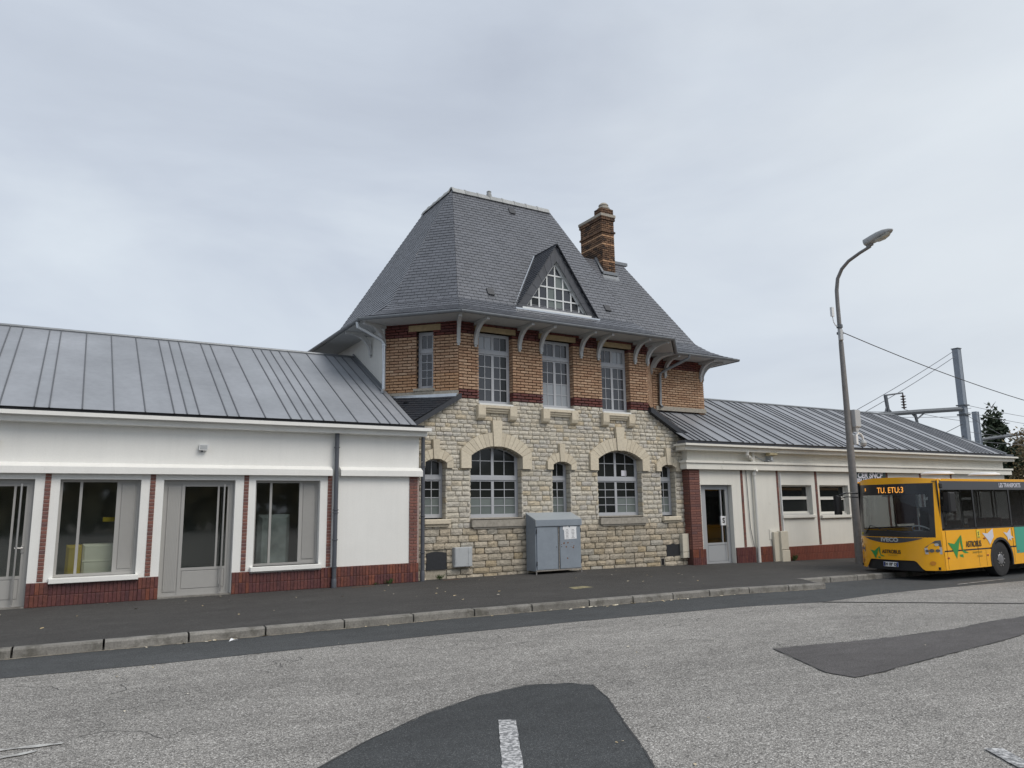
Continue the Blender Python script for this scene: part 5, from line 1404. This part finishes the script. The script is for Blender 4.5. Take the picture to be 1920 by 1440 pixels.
def arch_cols(za,zb,name,m,y,t,lo=0,hi=99):
    if lo==0 and za<.43:
        for a,b in ((.01,wx),(wx,rear),(rear,98)): arch_cols(za,zb,name,m,y,t,a,b)
        return
    B=MB(TB); xs_=sorted(set([xr,LB]+[xr+(LB-xr)*k/20 for k in range(21)]+[xc+.54*math.cos(math.pi*k/24) for xc in (wx,rear) for k in range(25)]))
    def zl(x):
        for xc in (wx,rear):
            if abs(x-xc)<.54: return max(za,.43+math.sqrt(max(.54**2-(x-xc)**2,0)))
        return za
    for a,b in zip(xs_,xs_[1:]):
        if b-a<1e-4 or (a+b)/2<lo or (a+b)/2>hi: continue
        mid=(a+b)/2; la,lb=zl(a),zl(b)
        if abs(mid-wx)<.54 or abs(mid-rear)<.54:
            la=max(la,za) ; lb=max(lb,za)
        if min(la,lb)>=zb: continue
        la,lb=min(la,zb-.0005),min(lb,zb-.0005)
        for yy in (y,y+t): B.face([(a,yy,la),(b,yy,lb),(b,yy,zb),(a,yy,zb)])
        B.face([(a,y,la),(b,y,lb),(b,y+t,lb),(a,y+t,la)])
    return B.build(name,m,bus,fix=False)
def side_poly(P,name,m,parent,y,t=.012,both=False):
    B=MB(TB)
    B.ext(P,y,y+t)
    return B.build(name,m,parent)
wx,wr=2.68,.43
def arch(xc,r,n=12,z0=.28,ztop=None):
    pts=[]
    a0=math.asin(min(1,(z0-.43)/r)) if abs(z0-.43)<r else 0
    for k in range(n+1):
        t=math.pi-a0-(math.pi-2*a0)*k/n; pts.append((xc+r*math.cos(t),.43+r*math.sin(t)))
    return pts
xr=.14
rear=wx+5.3
ys=0.0
for yside,ss in ((0.0,1),(WB-.03,-1)):
    low=[(xr,.28)]+arch(wx,.54)+arch(rear,.54)+[(LB,.28),(LB,.70)]+[(xr,.70)]
    arch_cols(.28,.70,'lower_skirt',m_by,yside,.03)
# upper side panels with wheel arch cutouts
def with_arch(z0,z1,xa,xb,r):
    pts=[(xa,z0)]
    for xc in (wx,rear):
        h=z0-.43; w=math.sqrt(r*r-h*h); n=10; t0=math.asin(h/r)
        for k in range(n+1):
            t=math.pi-t0-(math.pi-2*t0)*k/n; pts.append((xc+r*math.cos(t),.43+r*math.sin(t)))
    return pts+[(xb,z0),(xb,z1),(xa,z1)]
for yside in (0.0,WB-.03):
    arch_cols(.735,1.20,'side_panel',m_by,yside+.004,.026)
    B=MB(TB); B.box(xr,wx-.54,yside+.006,yside+.026,.70,.735); B.box(wx+.5,rear-.5,yside+.006,yside+.026,.70,.735); B.build('trim_strip',m_bk,bus)
    # wheel arch lips
    B=MB(TB)
    for xc in (wx,rear):
        A=arch(xc,.545,14,.28); C=arch(xc,.485,14,.28)
        for k in range(14): B.ext([A[k],A[k+1],C[k+1],C[k]],yside-.008,yside+.035)
    B.build('wheel_arch',m_bk,bus)
    # window band
    for a,b in ((xr+.12,1.62),(1.68,3.32),(3.38,4.9),(4.96,6.6),(6.66,8.3),(8.36,10.4)):
        B=MB(TB); B.box(a,b,yside+.012,yside+.018,1.23,2.16); B.build('side_window',m_bglass,bus)
    B=MB(TB); B.box(xr,LB,yside+.003,yside+.03,2.16,2.38); B.build('window_header',m_bgrey,bus)
    B=MB(TB)
    for a,b in ((xr,xr+.12),(1.62,1.68),(3.32,3.38),(4.9,4.96),(6.6,6.66),(8.3,8.36),(10.4,LB)): B.box(a,b,yside+.008,yside+.03,1.20,2.16)
    B.box(xr,LB,yside+.008,yside+.028,1.20,1.235); B.build('window_pillar',m_bk,bus)
# panel joints on the near side
B=MB(TB)
for x in (.28,1.62,2.05,3.30): B.box(x-.004,x+.004,-.002,.006,.30 if x!=2.05 else .99,1.19)
B.box(1.95,1.958,-.002,.006,.3,.69)
B.build('panel_gap',m_bkm,bus)
# roof
brt=lambda y:2.485-.08*min(1,abs((y-1.05)/1.05))**3
B=MB(TB); n=24
prof=[(0.0,2.38),(.0,2.45),(.03,2.49),(.12,2.52),(WB/2,2.55),(WB-.12,2.52),(WB-.03,2.49),(WB,2.45),(WB,2.38)]
rings=[]
for x in (.0,.25,LB):
    ring=[]
    for y,z in prof:
        xx=F(y,2.42)+.03 if x==0 else x
        ring.append(B.p((xx,y,min(z,2.37) if z<=2.4 else brt(y))))
    rings.append(ring)
for A,C in zip(rings,rings[1:]):
    for k in range(len(prof)-1): B.f.append([A[k],A[k+1],C[k+1],C[k]])
B.build('roof',m_by,bus,True,fix=False)
B=MB(TB); B.box(.35,LB,-.004,.012,2.40,2.425); B.build('roof_gutter',m_by,bus)
for x in (1.75,4.0,7):
    B=MB(TB); prev=None
    for r_,z in ((.42,2.58),(.40,2.62),(.30,2.65),(.05,2.66)):
        ring=[B.p((x+r_*math.cos(t),WB*.42+r_*.9*math.sin(t),z)) for t in [2*math.pi*k/20 for k in range(20)]]
        if prev:
            for k in range(20): m=(k+1)%20; B.f.append([prev[k],prev[m],ring[m],ring[k]])
        prev=ring
    B.f.append(prev); B.build('roof_hatch',m_white,bus,True)
# front
yL=.03; yR=WB-.03
fpatch(None,30,3,yL-.03,WB,2.325,brt,.005,'brow',m_by,bus)
fpatch(None,30,4,.0,.085,1.02,2.36,.004,'front_pillar',m_by,bus); 
fpatch(None,8,4,WB-.05,WB,1.02,2.36,.004,'front_pillar',m_bk,bus)
# screen surround (black) as bands
cutb=lambda y:.28+.0*y
fpatch(None,30,2,.085,WB-.05,1.04,1.20,.004,'screen_base',m_bk,bus)
fpatch(None,30,2,.085,WB-.05,2.06,2.335,.004,'destination_panel',m_bk,bus)
fpatch(None,3,6,.085,.17,1.20,2.06,.004,'screen_edge',m_bk,bus); fpatch(None,6,6,WB-.28,WB-.05,1.20,2.06,.004,'screen_edge',m_bk,bus)
ws=fpatch(None,30,6,.17,WB-.28,1.20,2.06,.002,'windscreen',m_wglass,bus)
fpatch(None,16,4,.10,1.2,lambda y:2.05-(.55*(1-((y-.10)/1.1)**.6) if y<.75 else .04),2.30,.0065,'sun_film',m_tint,ws)
# lower front
bl_=lambda y:.28 if (y<.32 or y>1.78) else .50-.22*max(0,(abs(y-1.05)-.58)/.15 if abs(y-1.05)>.58 else 0)
fpatch(None,42,6,0,WB,bl_,1.045,.004,'front_panel',m_by,bus)
# side of the front corner: closes the bumper to the side panels
B=MB(TB)
for yy,s in ((0.0,1),(WB,-1)):
    zz_=[.28,.7,1.2,1.8,2.42]
    for a,b in zip(zz_,zz_[1:]):
        B.face([(F(yy,a),yy,a),(xr+.02,yy,a),(xr+.02,yy,b),(F(yy,b),yy,b)])
B.build('corner_panel',m_by,bus,fix=False)
fpatch(None,20,2,.34,1.76,.26,.52,-.03,'bumper_recess',m_bkm,bus)
# grille crescent, headlamps
gr=fpatch(None,24,2,.30,1.78,lambda y:1.02-.12*(1-((y-1.04)/.74)**2)-.0,lambda y:1.03+.0*y,.012,'grille',m_bgrey,bus)
text(gr,'maker_lettering','IVECO',.125,lambda a,b,d:TB(F(1.05-a,.975+b)-.016-d,1.05-a,.975+b),m_box,bold=.006,sx=1.25)
def fpoly(P,off,name,m,parent,t=0):
    B=MB(TB); B.f.append([B.p((F(y,z)-off,y,z)) for y,z in P]); return B.build(name,m,parent,fix=False)
for mir in (0,1):
    f=(lambda y:WB-y) if mir else (lambda y:y)
    hl=fpoly([(f(.01),.66),(f(.27),.66),(f(.28),.80),(f(.01),.82)],.016,'headlight',m_lampglass,bus)
    fpoly([(f(.01),.83),(f(.28),.81),(f(.10),.97),(f(.02),.98)],.014,'lamp_upper',m_lampdark,hl)
    for yy,rr_,zz in ((.07,.035,.74),(.16,.042,.74),(.235,.03,.735),(.08,.032,.88)):
        n=12; fpoly([(f(yy)+rr_*math.cos(2*math.pi*k/n),zz+rr_*math.sin(2*math.pi*k/n)) for k in range(n)],.020,'reflector',m_lampdark if zz<.8 else m_box,hl)
    n=14; fpoly([(f(.16)+.05*math.cos(2*math.pi*k/n),.45+.05*math.sin(2*math.pi*k/n)) for k in range(n)],.012,'fog_lamp',mat('amber_lamp',(.55,.22,.02),.3),bus)
pl=fpoly([(.86,.34),(1.24,.34),(1.24,.45),(.86,.45)],.04,'number_plate',m_paper,bus)
fpoly([(1.20,.345),(1.235,.345),(1.235,.445),(1.20,.445)],.043,'plate_band',m_blue,pl); fpoly([(.865,.345),(.895,.345),(.895,.445),(.865,.445)],.043,'plate_band',m_blue,pl)
text(pl,'plate_text','EH 189 DJ',.095,lambda a,b,d:TB(F(1.05,.395)-.050-d,1.05-a,.395+b),m_bdec,bold=.003,sx=.82)
# star decals: the A-star and plain stars as flat print
def star(cx_,cz,s,P,rot=0):
    return [(cx_+s*(x*math.cos(rot)-z*math.sin(rot)),cz+s*(x*math.sin(rot)+z*math.cos(rot))) for x,z in P]
AST=[[(.33,.916),(.60,.876),(.924,1.086),(.83,.94),(.755,.75),(.725,.70),(.655,.526),(.60,.60),(.50,.757)],[(.924,1.086),(.955,.74),(.90,.745),(.85,.93)],[(.924,.735),(1.19,.65),(1.01,.645),(.91,.69)],[(.785,.62),(.92,.625),(.945,.55),(.80,.57)]]
def tri_fan_free(P): return P
for P in AST:
    B=MB(TB); B.face([(x,-.004,z) for x,z in P]); B.build('star_decal',m_green,bus,fix=False)
    fpoly([(1.62-(x-.33)*.49,.51+(z-.526)*.54) for x,z in P],.016,'star_decal',m_green,bus)
for P in ([(1.87,1.10),(2.11,1.08),(2.37,1.20),(2.38,.99),(2.18,.81),(2.10,.92)],[(2.86,1.10),(3.04,1.066),(3.21,1.184),(3.215,1.0),(3.34,.94),(3.22,.935),(3.215,.87),(3.13,.92),(3.055,.87),(3.035,.965)]):
    B=MB(TB); B.face([(x,-.004,z) for x,z in P]); B.build('star_decal',m_wdec,bus,fix=False)
sideM=lambda cx_,cz,off=.004:(lambda a,b,d:TB(cx_+a,-off-d,cz+b))
text(bus,'side_lettering','ASTROBUS',.20,sideM(1.44,.845),m_bdec,bold=.003,sx=.70)
text(bus,'small_lettering','TRANSPORTS DE',.07,sideM(1.56,.645),m_ol,sx=.8); text(bus,'small_lettering','L\'AGGLO',.07,sideM(1.66,.55),m_ol,sx=.8)
text(bus,'header_lettering','LES TRANSPORTS',.15,sideM(3.45,2.27,.002),m_wdec,bold=.004,sx=.92)
frM=lambda cy,cz,off=.016:(lambda a,b,d:TB(F(cy-a,cz+b)-off-d,cy-a,cz+b))
text(bus,'front_lettering','ASTROBUS',.12,frM(1.03,.69),m_bdec,bold=.003,sx=.82)
text(bus,'small_lettering','TRANSPORTS',.04,frM(1.0,.61),m_ol); 
text(bus,'fleet_number','007',.09,frM(1.90,1.10,.010),m_yt,bold=.002,sx=.8)
text(bus,'display_lettering','TU. ETU:3',.20,frM(.98,2.17,.012),m_led,bold=.0,sx=.80)
text(bus,'display_lettering','5',.10,frM(1.70,2.20,.012),m_led,bold=.002)
B=MB(TB); B.face([(1.62,-.004,.99),(1.76,-.004,.99),(1.76,-.004,1.17),(1.62,-.004,1.17)]); wk=B.build('warning_sticker',m_yt,bus,fix=False)
B=MB(TB); B.face([(1.65,-.006,1.03),(1.72,-.006,1.06),(1.70,-.006,1.1),(1.74,-.006,1.15),(1.66,-.006,1.12),(1.68,-.006,1.08)]); B.face([(1.64,-.006,1.00),(1.74,-.006,1.00),(1.74,-.006,1.015),(1.64,-.006,1.015)]); B.build('sticker_print',m_bdec,wk,fix=False)
B=MB(TB); B.box(3.42,4.85,-.006,.004,.55,1.2); B.build('teal_door_panel',m_teal,bus)
for x,z in ((1.95,.97),(2.02,.56),(3.5,.60),(.30,.56)):
    B=MB(TB); B.cbox(x-.04,x+.04,-.012,.0,z-.015,z+.015,.003); B.build('side_marker',mat('marker_red',(.30,.05,.02),.3),bus)
# mirrors
B=MB(TB); B.tube([(-.05,1.98,2.12),(-.30,2.12,2.14),(-.36,2.30,2.08),(-.36,2.34,1.95)],.018,8); B.tube([(-.05,1.98,2.02),(-.30,2.12,2.04),(-.34,2.28,2.0)],.014,8); mr_=B.build('mirror_arm',m_bk,bus,True)
B=MB(lambda x,y,z:TB(-.38+x,2.34+y,1.84+z)); B.cbox(-.10,.10,-.06,.06,-.26,.24,.04); B.build('mirror',m_bkm,bus)
B=MB(TB); B.cbox(.25,.52,-.20,-.06,1.62,2.10,.03); B.box(.22,.34,-.12,.02,1.66,1.78); B.build('mirror',m_bkm,bus)
B=MB(TB); B.cbox(.20,.32,-.03,.0,2.2,2.32,.02); B.build('side_camera',m_bkm,bus)
# wipers
B=MB(TB)
B.tube([(F(.55,1.14)-.03,.55,1.14),(F(1.0,1.17)-.03,1.0,1.20),(F(1.25,1.2)-.03,1.3,1.24)],.010,6); B.tube([(F(1.75,1.14)-.03,1.75,1.10),(F(1.6,1.3)-.03,1.55,1.32),(F(1.4,1.3)-.03,1.35,1.27)],.010,6); B.build('wiper',m_bk,bus)
# wheels
for xc in (wx,rear):
    for yy,s in ((.06,1),(WB-.06,-1)):
        w=MB(TB); w.lathe((xc,yy,.43),[(.26,-.02*s),(.36,-.035*s),(.415,-.02*s),(.43,.03*s),(.43,.20*s),(.40,.24*s),(.28,.24*s)],32,'y'); W_=w.build('wheel',m_tyre,bus,True)
        B=MB(TB); B.lathe((xc,yy,.43),[(.262,-.018*s),(.25,.0),(.235,.05*s),(.17,.06*s),(.15,.0),(.12,-.03*s),(.08,-.035*s),(.0,-.035*s)],28,'y'); B.build('rim',m_rim,W_,True)
        B=MB(TB)
        for k in range(10):
            t=2*math.pi*k/10; B.lathe((xc+.16*math.cos(t),yy-.005*s,.43+.16*math.sin(t)),[(.018,.03*s),(.018,-.03*s)],6,'y')
        B.build('wheel_nut',m_yt if False else m_steel,W_)
# interior
B=MB(TB); B.box(.0,LB,.05,WB-.05,.30,.36); B.box(wx-.6,wx+.6,.08,.5,.36,.95); B.box(wx-.6,wx+.6,WB-.5,WB-.08,.36,.95); B.box(LB-.1,LB-.02,.03,WB-.03,.3,2.4); B.box(.2,LB,.3,WB-.3,.20,.30); B.build('floor',m_bkm,bus)
B=MB(TB); B.box(.1,LB,.05,WB-.05,2.36,2.375); B.build('ceiling',m_bgrey,bus)
B=MB(TB); B.cbox(.02,.45,.25,WB-.9,1.0,1.17,.03); B.box(.1,.45,.25,WB-.9,.3,1.0); B.build('dashboard',m_bkm,bus)
B=MB(); c0=Vector(TB(.55,.72,1.18)); ax=Vector((.55,0,.83)).normalized(); a_=Vector((0,1,0)); b_=ax.cross(a_)
B.tube([c0+(a_*math.cos(t)+b_*math.sin(t))*.22 for t in [2*math.pi*k/24 for k in range(25)]],.018,8,False)
for t in (0,2.1,4.2): B.tube([c0,c0+(a_*math.cos(t)+b_*math.sin(t))*.22],.012,6)
B.build('steering_wheel',m_box,bus)
B=MB(TB); B.cbox(.95,1.1,.45,.98,.8,1.75,.03); B.box(.70,1.1,.45,.98,.72,.84); B.build('driver_seat',m_bkm,bus)
B=MB(TB); B.box(1.25,1.29,.2,1.15,.36,1.30); B.build('cab_partition',m_bgrey,bus)
B=MB(TB); B.box(1.6,2.6,WB-.09,WB-.06,1.3,2.1); B.build('maroon_panel',m_red,bus)
ymat=mat('handrail_pale',(.6,.62,.6),.4)
for x,y in ((1.4,1.3),(2.2,.62),(3.0,.62),(3.0,1.5),(3.9,.62),(4.8,1.5),(5.7,.62),(7.2,1.5)):
    B=MB(TB); B.tube([(x,y,.36),(x,y,2.36)],.018,8); B.build('handrail',ymat,bus)
for x in (2.3,3.05,3.8,5.5,6.3,7.1,7.9):
    for y in (.12,WB-.55):
        B=MB(TB); B.cbox(x,x+.08,y,y+.42,.95 if abs(x-wx)<.8 else .6,1.45 if abs(x-wx)<.8 else 1.35,.02); B.box(x-.35,x,y,y+.42,.95 if abs(x-wx)<.8 else .62,1.02 if abs(x-wx)<.8 else .70); B.build('passenger_seat',m_red,bus)
# ------------------------------------------------------------------ railway gear behind the right wing
ms=thing('catenary_mast',(52.2,12,-.8),'tall pale steel railway mast rising behind the right end of the zinc roof','mast','catenary masts')
B=MB(); B.box(51.78,51.82,11.8,12.2,-.8,11.9); B.box(51.82,52.16,11.81,11.84,-.8,11.9); B.build('post',m_mast,ms)
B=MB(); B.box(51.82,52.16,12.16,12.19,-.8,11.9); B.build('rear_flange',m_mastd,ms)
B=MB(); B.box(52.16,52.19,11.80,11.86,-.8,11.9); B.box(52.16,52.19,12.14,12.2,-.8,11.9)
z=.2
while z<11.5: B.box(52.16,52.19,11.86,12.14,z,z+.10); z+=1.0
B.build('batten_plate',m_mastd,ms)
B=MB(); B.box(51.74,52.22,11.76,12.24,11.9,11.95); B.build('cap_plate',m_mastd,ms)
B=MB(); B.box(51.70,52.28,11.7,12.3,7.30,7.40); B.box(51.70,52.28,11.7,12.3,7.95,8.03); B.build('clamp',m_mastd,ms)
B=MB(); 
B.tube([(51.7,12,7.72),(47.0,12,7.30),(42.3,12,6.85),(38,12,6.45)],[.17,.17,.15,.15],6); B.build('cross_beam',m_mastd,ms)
B=MB(); B.tube([(43.5,12,7.0),(43.35,12,8.15)],.12,6); B.tube([(43.3,12,8.12),(45.2,12,8.4)],.055,6); B.tube([(43.1,12,6.95),(43.35,12,7.4),(43.9,12,7.05)],.05,6); B.build('bracket_arm',m_mastd,ms)
B=MB(); B.tube([(46.3,12,7.2),(46.6,12,6.0)],.10,6); B.tube([(45.8,12,7.2),(46.5,12,6.8),(47.4,12,7.25)],.05,6); B.build('hanger',m_mastd,ms)
ins=thing('insulator',(45.2,12,7.3),'brown ribbed insulator hanging from the thin bracket above the zinc roof','insulator')
B=MB(); B.lathe((45.2,12,7.35),[(.03,0)]+[q for k in range(5) for q in ((.05,.06+k*.18),(.16,.10+k*.18),(.16,.13+k*.18),(.05,.16+k*.18))]+[(.03,1.05)],12); B.build('discs',m_insul,ins)
ms2=thing('catenary_mast',(75,20,-1),'shorter railway mast behind the tall one, in front of the dark conifer','mast','catenary masts')
B=MB(); B.box(68.8,68.86,19.8,20.2,-1,9.4); B.box(68.86,69.2,19.84,19.9,-1,9.4); B.box(69.2,69.26,19.8,20.2,-1,9.4); B.build('post',m_mast,ms2)
B=MB(); B.tube([(69.2,20,6.9),(84,20,8.5)],.16,6); B.tube([(69.2,20,5.2),(74,20,5.4)],.10,6); B.build('cross_beam',m_mastd,ms2)
def wire(a,b,sag,label,m=m_wireg,r=.016,n=14,grp='overhead wires'):
    a,b=Vector(a),Vector(b); P=[a+(b-a)*(k/n)-Vector((0,0,sag*4*(k/n)*(1-k/n))) for k in range(n+1)]
    B=MB(); B.tube(P,r,5,False); o=B.build('overhead_wire',m,None); tag(o,label,'wire',grp); return o
wire((20.06,LPY,6.74),(42,LPY,4.6),.45,'thick black cable sagging from the street lamp to the right edge',m_wire,.014)
wire((51.7,12,11.75),(36.5,12,5.6),.15,'upper of the two stay wires running down from the top of the tall mast',m_wireg,.022)
wire((51.7,12,11.35),(37.5,12,5.6),.15,'lower of the two stay wires running down from the top of the tall mast',m_wireg,.022)
wire((24,12,6.9),(53,12,7.85),.5,'topmost contact wire above the zinc roof, left of the tall mast')
wire((24,12.8,6.7),(53,12.8,7.35),.3,'second contact wire just above the zinc roof ridge')
wire((45.2,12,7.35),(53,12,6.9),.1,'short wire from the brown insulator to the tall mast')
wire((52.3,12,8.05),(75,12,7.6),.3,'highest of the wires to the right of the tall mast')
wire((52.3,12,7.55),(75,12,7.0),.3,'second wire to the right of the tall mast')
wire((52.3,12,7.35),(66,14,5.2),.1,'wire slanting down to the right of the tall mast')
wire((52.3,12,6.2),(75,12,6.0),.2,'third level wire to the right of the tall mast')
wire((52.3,12,5.6),(75,12,5.6),.1,'lowest wire crossing in front of the conifer')
wire((51.7,12,6.7),(45,12,4.6),.0,'thin stay from the tall mast down to the zinc roof',m_wire,.02)
wire((51.7,12,5.9),(48.5,12,4.0),.0,'thicker stay close to the tall mast above the roof',m_wire,.035)
bd=thing('flying_bird',(55.7,12,8.1),'small dark bird flying to the right of the tall mast','bird')
B=MB(); B.tube([(55.55,12,8.0),(55.7,12,8.05),(55.9,12,8.12)],[.02,.06,.02],6); B.build('body',m_bk,bd)
for s in (-1,1):
    B=MB(); B.slab([(55.65,12,8.07),(55.8,12,8.09),(55.62,12+s*.25,8.30),(55.5,12+s*.42,8.42)],(0,0,1),.012); B.build('wing',m_bk,bd)
# ------------------------------------------------------------------ trees
def leafcloud(c,rad,n,size,m,name,parent,seed,shape='ball',flat=0):
    rd=random.Random(seed); B=MB(); c=Vector(c)
    clumps=[]
    for _ in range(26):
        v=Vector((rd.gauss(0,1),rd.gauss(0,1),rd.gauss(0,1))).normalized()*rd.uniform(.35,1)
        if shape=='cone':
            h=rd.random(); w=(1-h)**.8; a=rd.uniform(0,6.28); v=Vector((math.cos(a)*w,math.sin(a)*w,h*2-1))
        clumps.append((Vector((v.x*rad[0],v.y*rad[1],v.z*rad[2])),rd.uniform(.18,.4)))
    for i in range(n):
        k,cr_=rd.choice(clumps); v=Vector((rd.gauss(0,1),rd.gauss(0,1),rd.gauss(0,1)))*.42
        p=c+k+Vector((v.x*rad[0]*cr_,v.y*rad[1]*cr_,v.z*rad[2]*cr_))
        a=Vector((rd.gauss(0,1),rd.gauss(0,1),rd.gauss(0,1))).normalized()*size*rd.uniform(.6,1.4); b=a.cross(Vector((rd.gauss(0,1),rd.gauss(0,1),rd.gauss(0,1)))).normalized()*size*.6
        j=len(B.v); B.v+=[tuple(p-a),tuple(p+b),tuple(p+a),tuple(p-b)]; B.f.append([j,j+1,j+2,j+3])
    return B.build(name,m,parent,fix=False)
def twigs(c,H,n,m,name,parent,seed,spread=1.0,r0=.12):
    rd=random.Random(seed); B=MB(); 
    def br(p,d,L,r,lv):
        q=p+d*L; B.tube([p,(p+q)/2+Vector((rd.gauss(0,1),rd.gauss(0,1),rd.gauss(0,1)))*L*.06,q],[r,r*.8,r*.6],4,False)
        if lv==0: return
        for _ in range(rd.choice([3,4])):
            dd=(d+Vector((rd.gauss(0,1),rd.gauss(0,1),rd.gauss(0,.6)))*.45*spread+Vector((0,0,.12))).normalized()
            br(p+(q-p)*rd.uniform(.45,1),dd,L*rd.uniform(.5,.75),r*.55,lv-1)
    for _ in range(n): br(Vector(c),Vector((rd.gauss(0,.3),rd.gauss(0,.3),1)).normalized(),H*.42,r0,4)
    return B.build(name,m,parent,fix=False)
def tree(name,x,y,h,rad,m,label,cat,grp,seed,n=5000,size=.16,shape='ball',tw=True):
    t=thing(name,(x,y,-1),label,cat,grp)
    B=MB(); B.tube([(x,y,-1),(x+.1,y,h*.35),(x,y,h*.6)],[.28,.2,.1],8); B.build('trunk',m_bark,t)
    leafcloud((x,y,h-rad[2]),rad,n,size,m,'crown',t,seed,shape)
    if tw: twigs((x,y,h*.3),h*.75,2,m_twig,'branch',t,seed+1,1,.09)
    return t
tree('conifer_tree',76.0,22,8.6,(2.7,2.2,4.6),m_conif,'dark green conifer behind the shorter railway mast','tree',None,3,9000,.22,'cone',False)
tree('conifer_tree',79.8,22,6.6,(2.0,1.8,3.4),m_conif,'lower dark conifer just right of the tall conifer','tree',None,5,5000,.22,'cone',False)
tree('deciduous_tree',62.5,24,8.6,(3.5,2.5,1.5),m_brown,'nearly bare tree whose twigs show above the roof left of the tall mast','tree','autumn trees beyond the railway',11,260,.14)
tree('deciduous_tree',56,22,8.0,(2.5,2.5,1.3),m_brown,'low bare tree crown just above the hip of the zinc roof','tree','autumn trees beyond the railway',15,160,.12)
tree('autumn_bush',69.5,15,6.9,(4.2,3.5,3.9),m_brown,'broad brown autumn tree at the right edge behind the bus roof','tree','autumn trees beyond the railway',21,14000,.13)
tree('autumn_bush',78,17,7.0,(5,4,4.2),m_brown,'brown autumn tree at the far right edge of the picture','tree','autumn trees beyond the railway',25,12000,.14)
tree('autumn_bush',62.0,9,4.0,(3.2,3,2.6),m_brown,'low brown shrub mass beyond the end of the cream wing','shrub','autumn trees beyond the railway',27,8000,.12)
# added wood, unseen behind the camera, to darken what the ground-floor glass mirrors
B=MB(); rdw=random.Random(9)
for _ in range(9000):
    a=rdw.uniform(-130,170); yy=-62+rdw.gauss(0,3)-abs(a-10)*.05; hh=(7+2.2*math.sin(a*.13)+1.3*math.sin(a*.41+1))*rdw.random()**.7
    p=Vector((a,yy,hh-.4)); u_=Vector((rdw.gauss(0,1),rdw.gauss(0,.4),rdw.gauss(0,1))).normalized()*rdw.uniform(.5,1.1); w_=u_.cross(Vector((0,1,0))).normalized()*.8
    j=len(B.v); B.v+=[tuple(p-u_),tuple(p+w_),tuple(p+u_),tuple(p-w_)]; B.f.append([j,j+1,j+2,j+3])
o=B.build('added_far_wood',m_brown,None,fix=False); tag(o,'unseen wood added behind the viewer to darken the window reflections','wood',None,'stuff')
# ------------------------------------------------------------------ weeds and litter
def weed(x,y,h,n,label,seed):
    rd=random.Random(seed); B=MB(); z=pave_z(x,y)
    for _ in range(n):
        a=rd.uniform(0,6.28); L=h*rd.uniform(.5,1.2); px_=x+rd.gauss(0,.03); py_=y+rd.gauss(0,.015)
        d=Vector((math.cos(a)*.6,-abs(math.sin(a))*.5,1)).normalized(); s_=Vector((-math.sin(a),math.cos(a),0))*.012
        p=Vector((px_,py_,z)); q=p+d*L; mid=(p+q)/2+Vector((0,0,.01))
        j=len(B.v); B.v+=[tuple(p),tuple(mid+s_),tuple(q),tuple(mid-s_)]; B.f.append([j,j+1,j+2,j+3])
    o=B.build('weed',m_weed,None,fix=False); tag(o,label,'weed','weeds at the foot of the walls')
weed(6.05,-.07,.13,26,'small green weed at the foot of the red tiled plinth',1)
weed(7.3,.05,.14,30,'thin weed growing below the black arched plate',2)
weed(18.95,-.08,.2,90,'leafy green weed beside the beige service box',3)
weed(5.75,-.06,.06,14,'tiny weed tuft on the tiled plinth foot, left of the larger one',4)
rd=random.Random(5)
lm=[]
for k in range(4):
    B=MB(); n=7
    P=[(math.cos(2*math.pi*i/n)*rd.uniform(.6,1.1),math.sin(2*math.pi*i/n)*rd.uniform(.4,.8),rd.uniform(.0,.35)) for i in range(n)]
    j=B.p((0,0,.12)); ii=[B.p(q) for q in P]
    for i in range(n): B.f.append([j,ii[i],ii[(i+1)%n]])
    me=bpy.data.meshes.new('leaf'); me.from_pydata(B.v,[],B.f); me.materials.append(m_leaf); lm.append(me)
def litter(x,y,z,s,label,grp):
    o=bpy.data.objects.new('fallen_leaf',rd.choice(lm)); COL.objects.link(o); o.location=(x,y,z+.003); o.scale=(s,s,s); o.rotation_euler=(rd.uniform(-.1,.1),rd.uniform(-.1,.1),rd.uniform(0,6.28)); tag(o,label,'leaf',grp)
for _ in range(46):
    x=rd.uniform(-1.5,13); y=rd.uniform(-3.9,-.15); litter(x,y,pave_z(x,y),rd.uniform(.018,.036),'tiny pale fallen leaf lying on the dark pavement','fallen leaves on the pavement')
for _ in range(46):
    x=rd.choice([rd.uniform(-.5,13.5),rd.gauss(1.9,.4),rd.gauss(8,.4),rd.gauss(9.5,.4)]); y=kline(min(x,13.8))-.03-abs(rd.gauss(0,.05)); litter(x,y,road_z(x)+.004,rd.uniform(.022,.05),'pale fallen leaf lying in the gutter against the kerb','fallen leaves along the kerb')
for _ in range(34):
    x=rd.uniform(-1,15); y=rd.uniform(-11.5,-5.2); litter(x,y,road_z(x)+.007,rd.uniform(.010,.022),'tiny pale scrap lying on the open road','scraps on the road')
o=MB(); P=[(2.02,-4.52),(2.12,-4.5),(2.15,-4.46),(2.06,-4.44)]; o.face([(a,b,road_z(a)+.03*(i%2)+.008) for i,(a,b) in enumerate(P)]); o=o.build('paper_scrap',m_paper,None,fix=False); tag(o,'crumpled white paper scrap in the gutter in front of the left wing','litter')
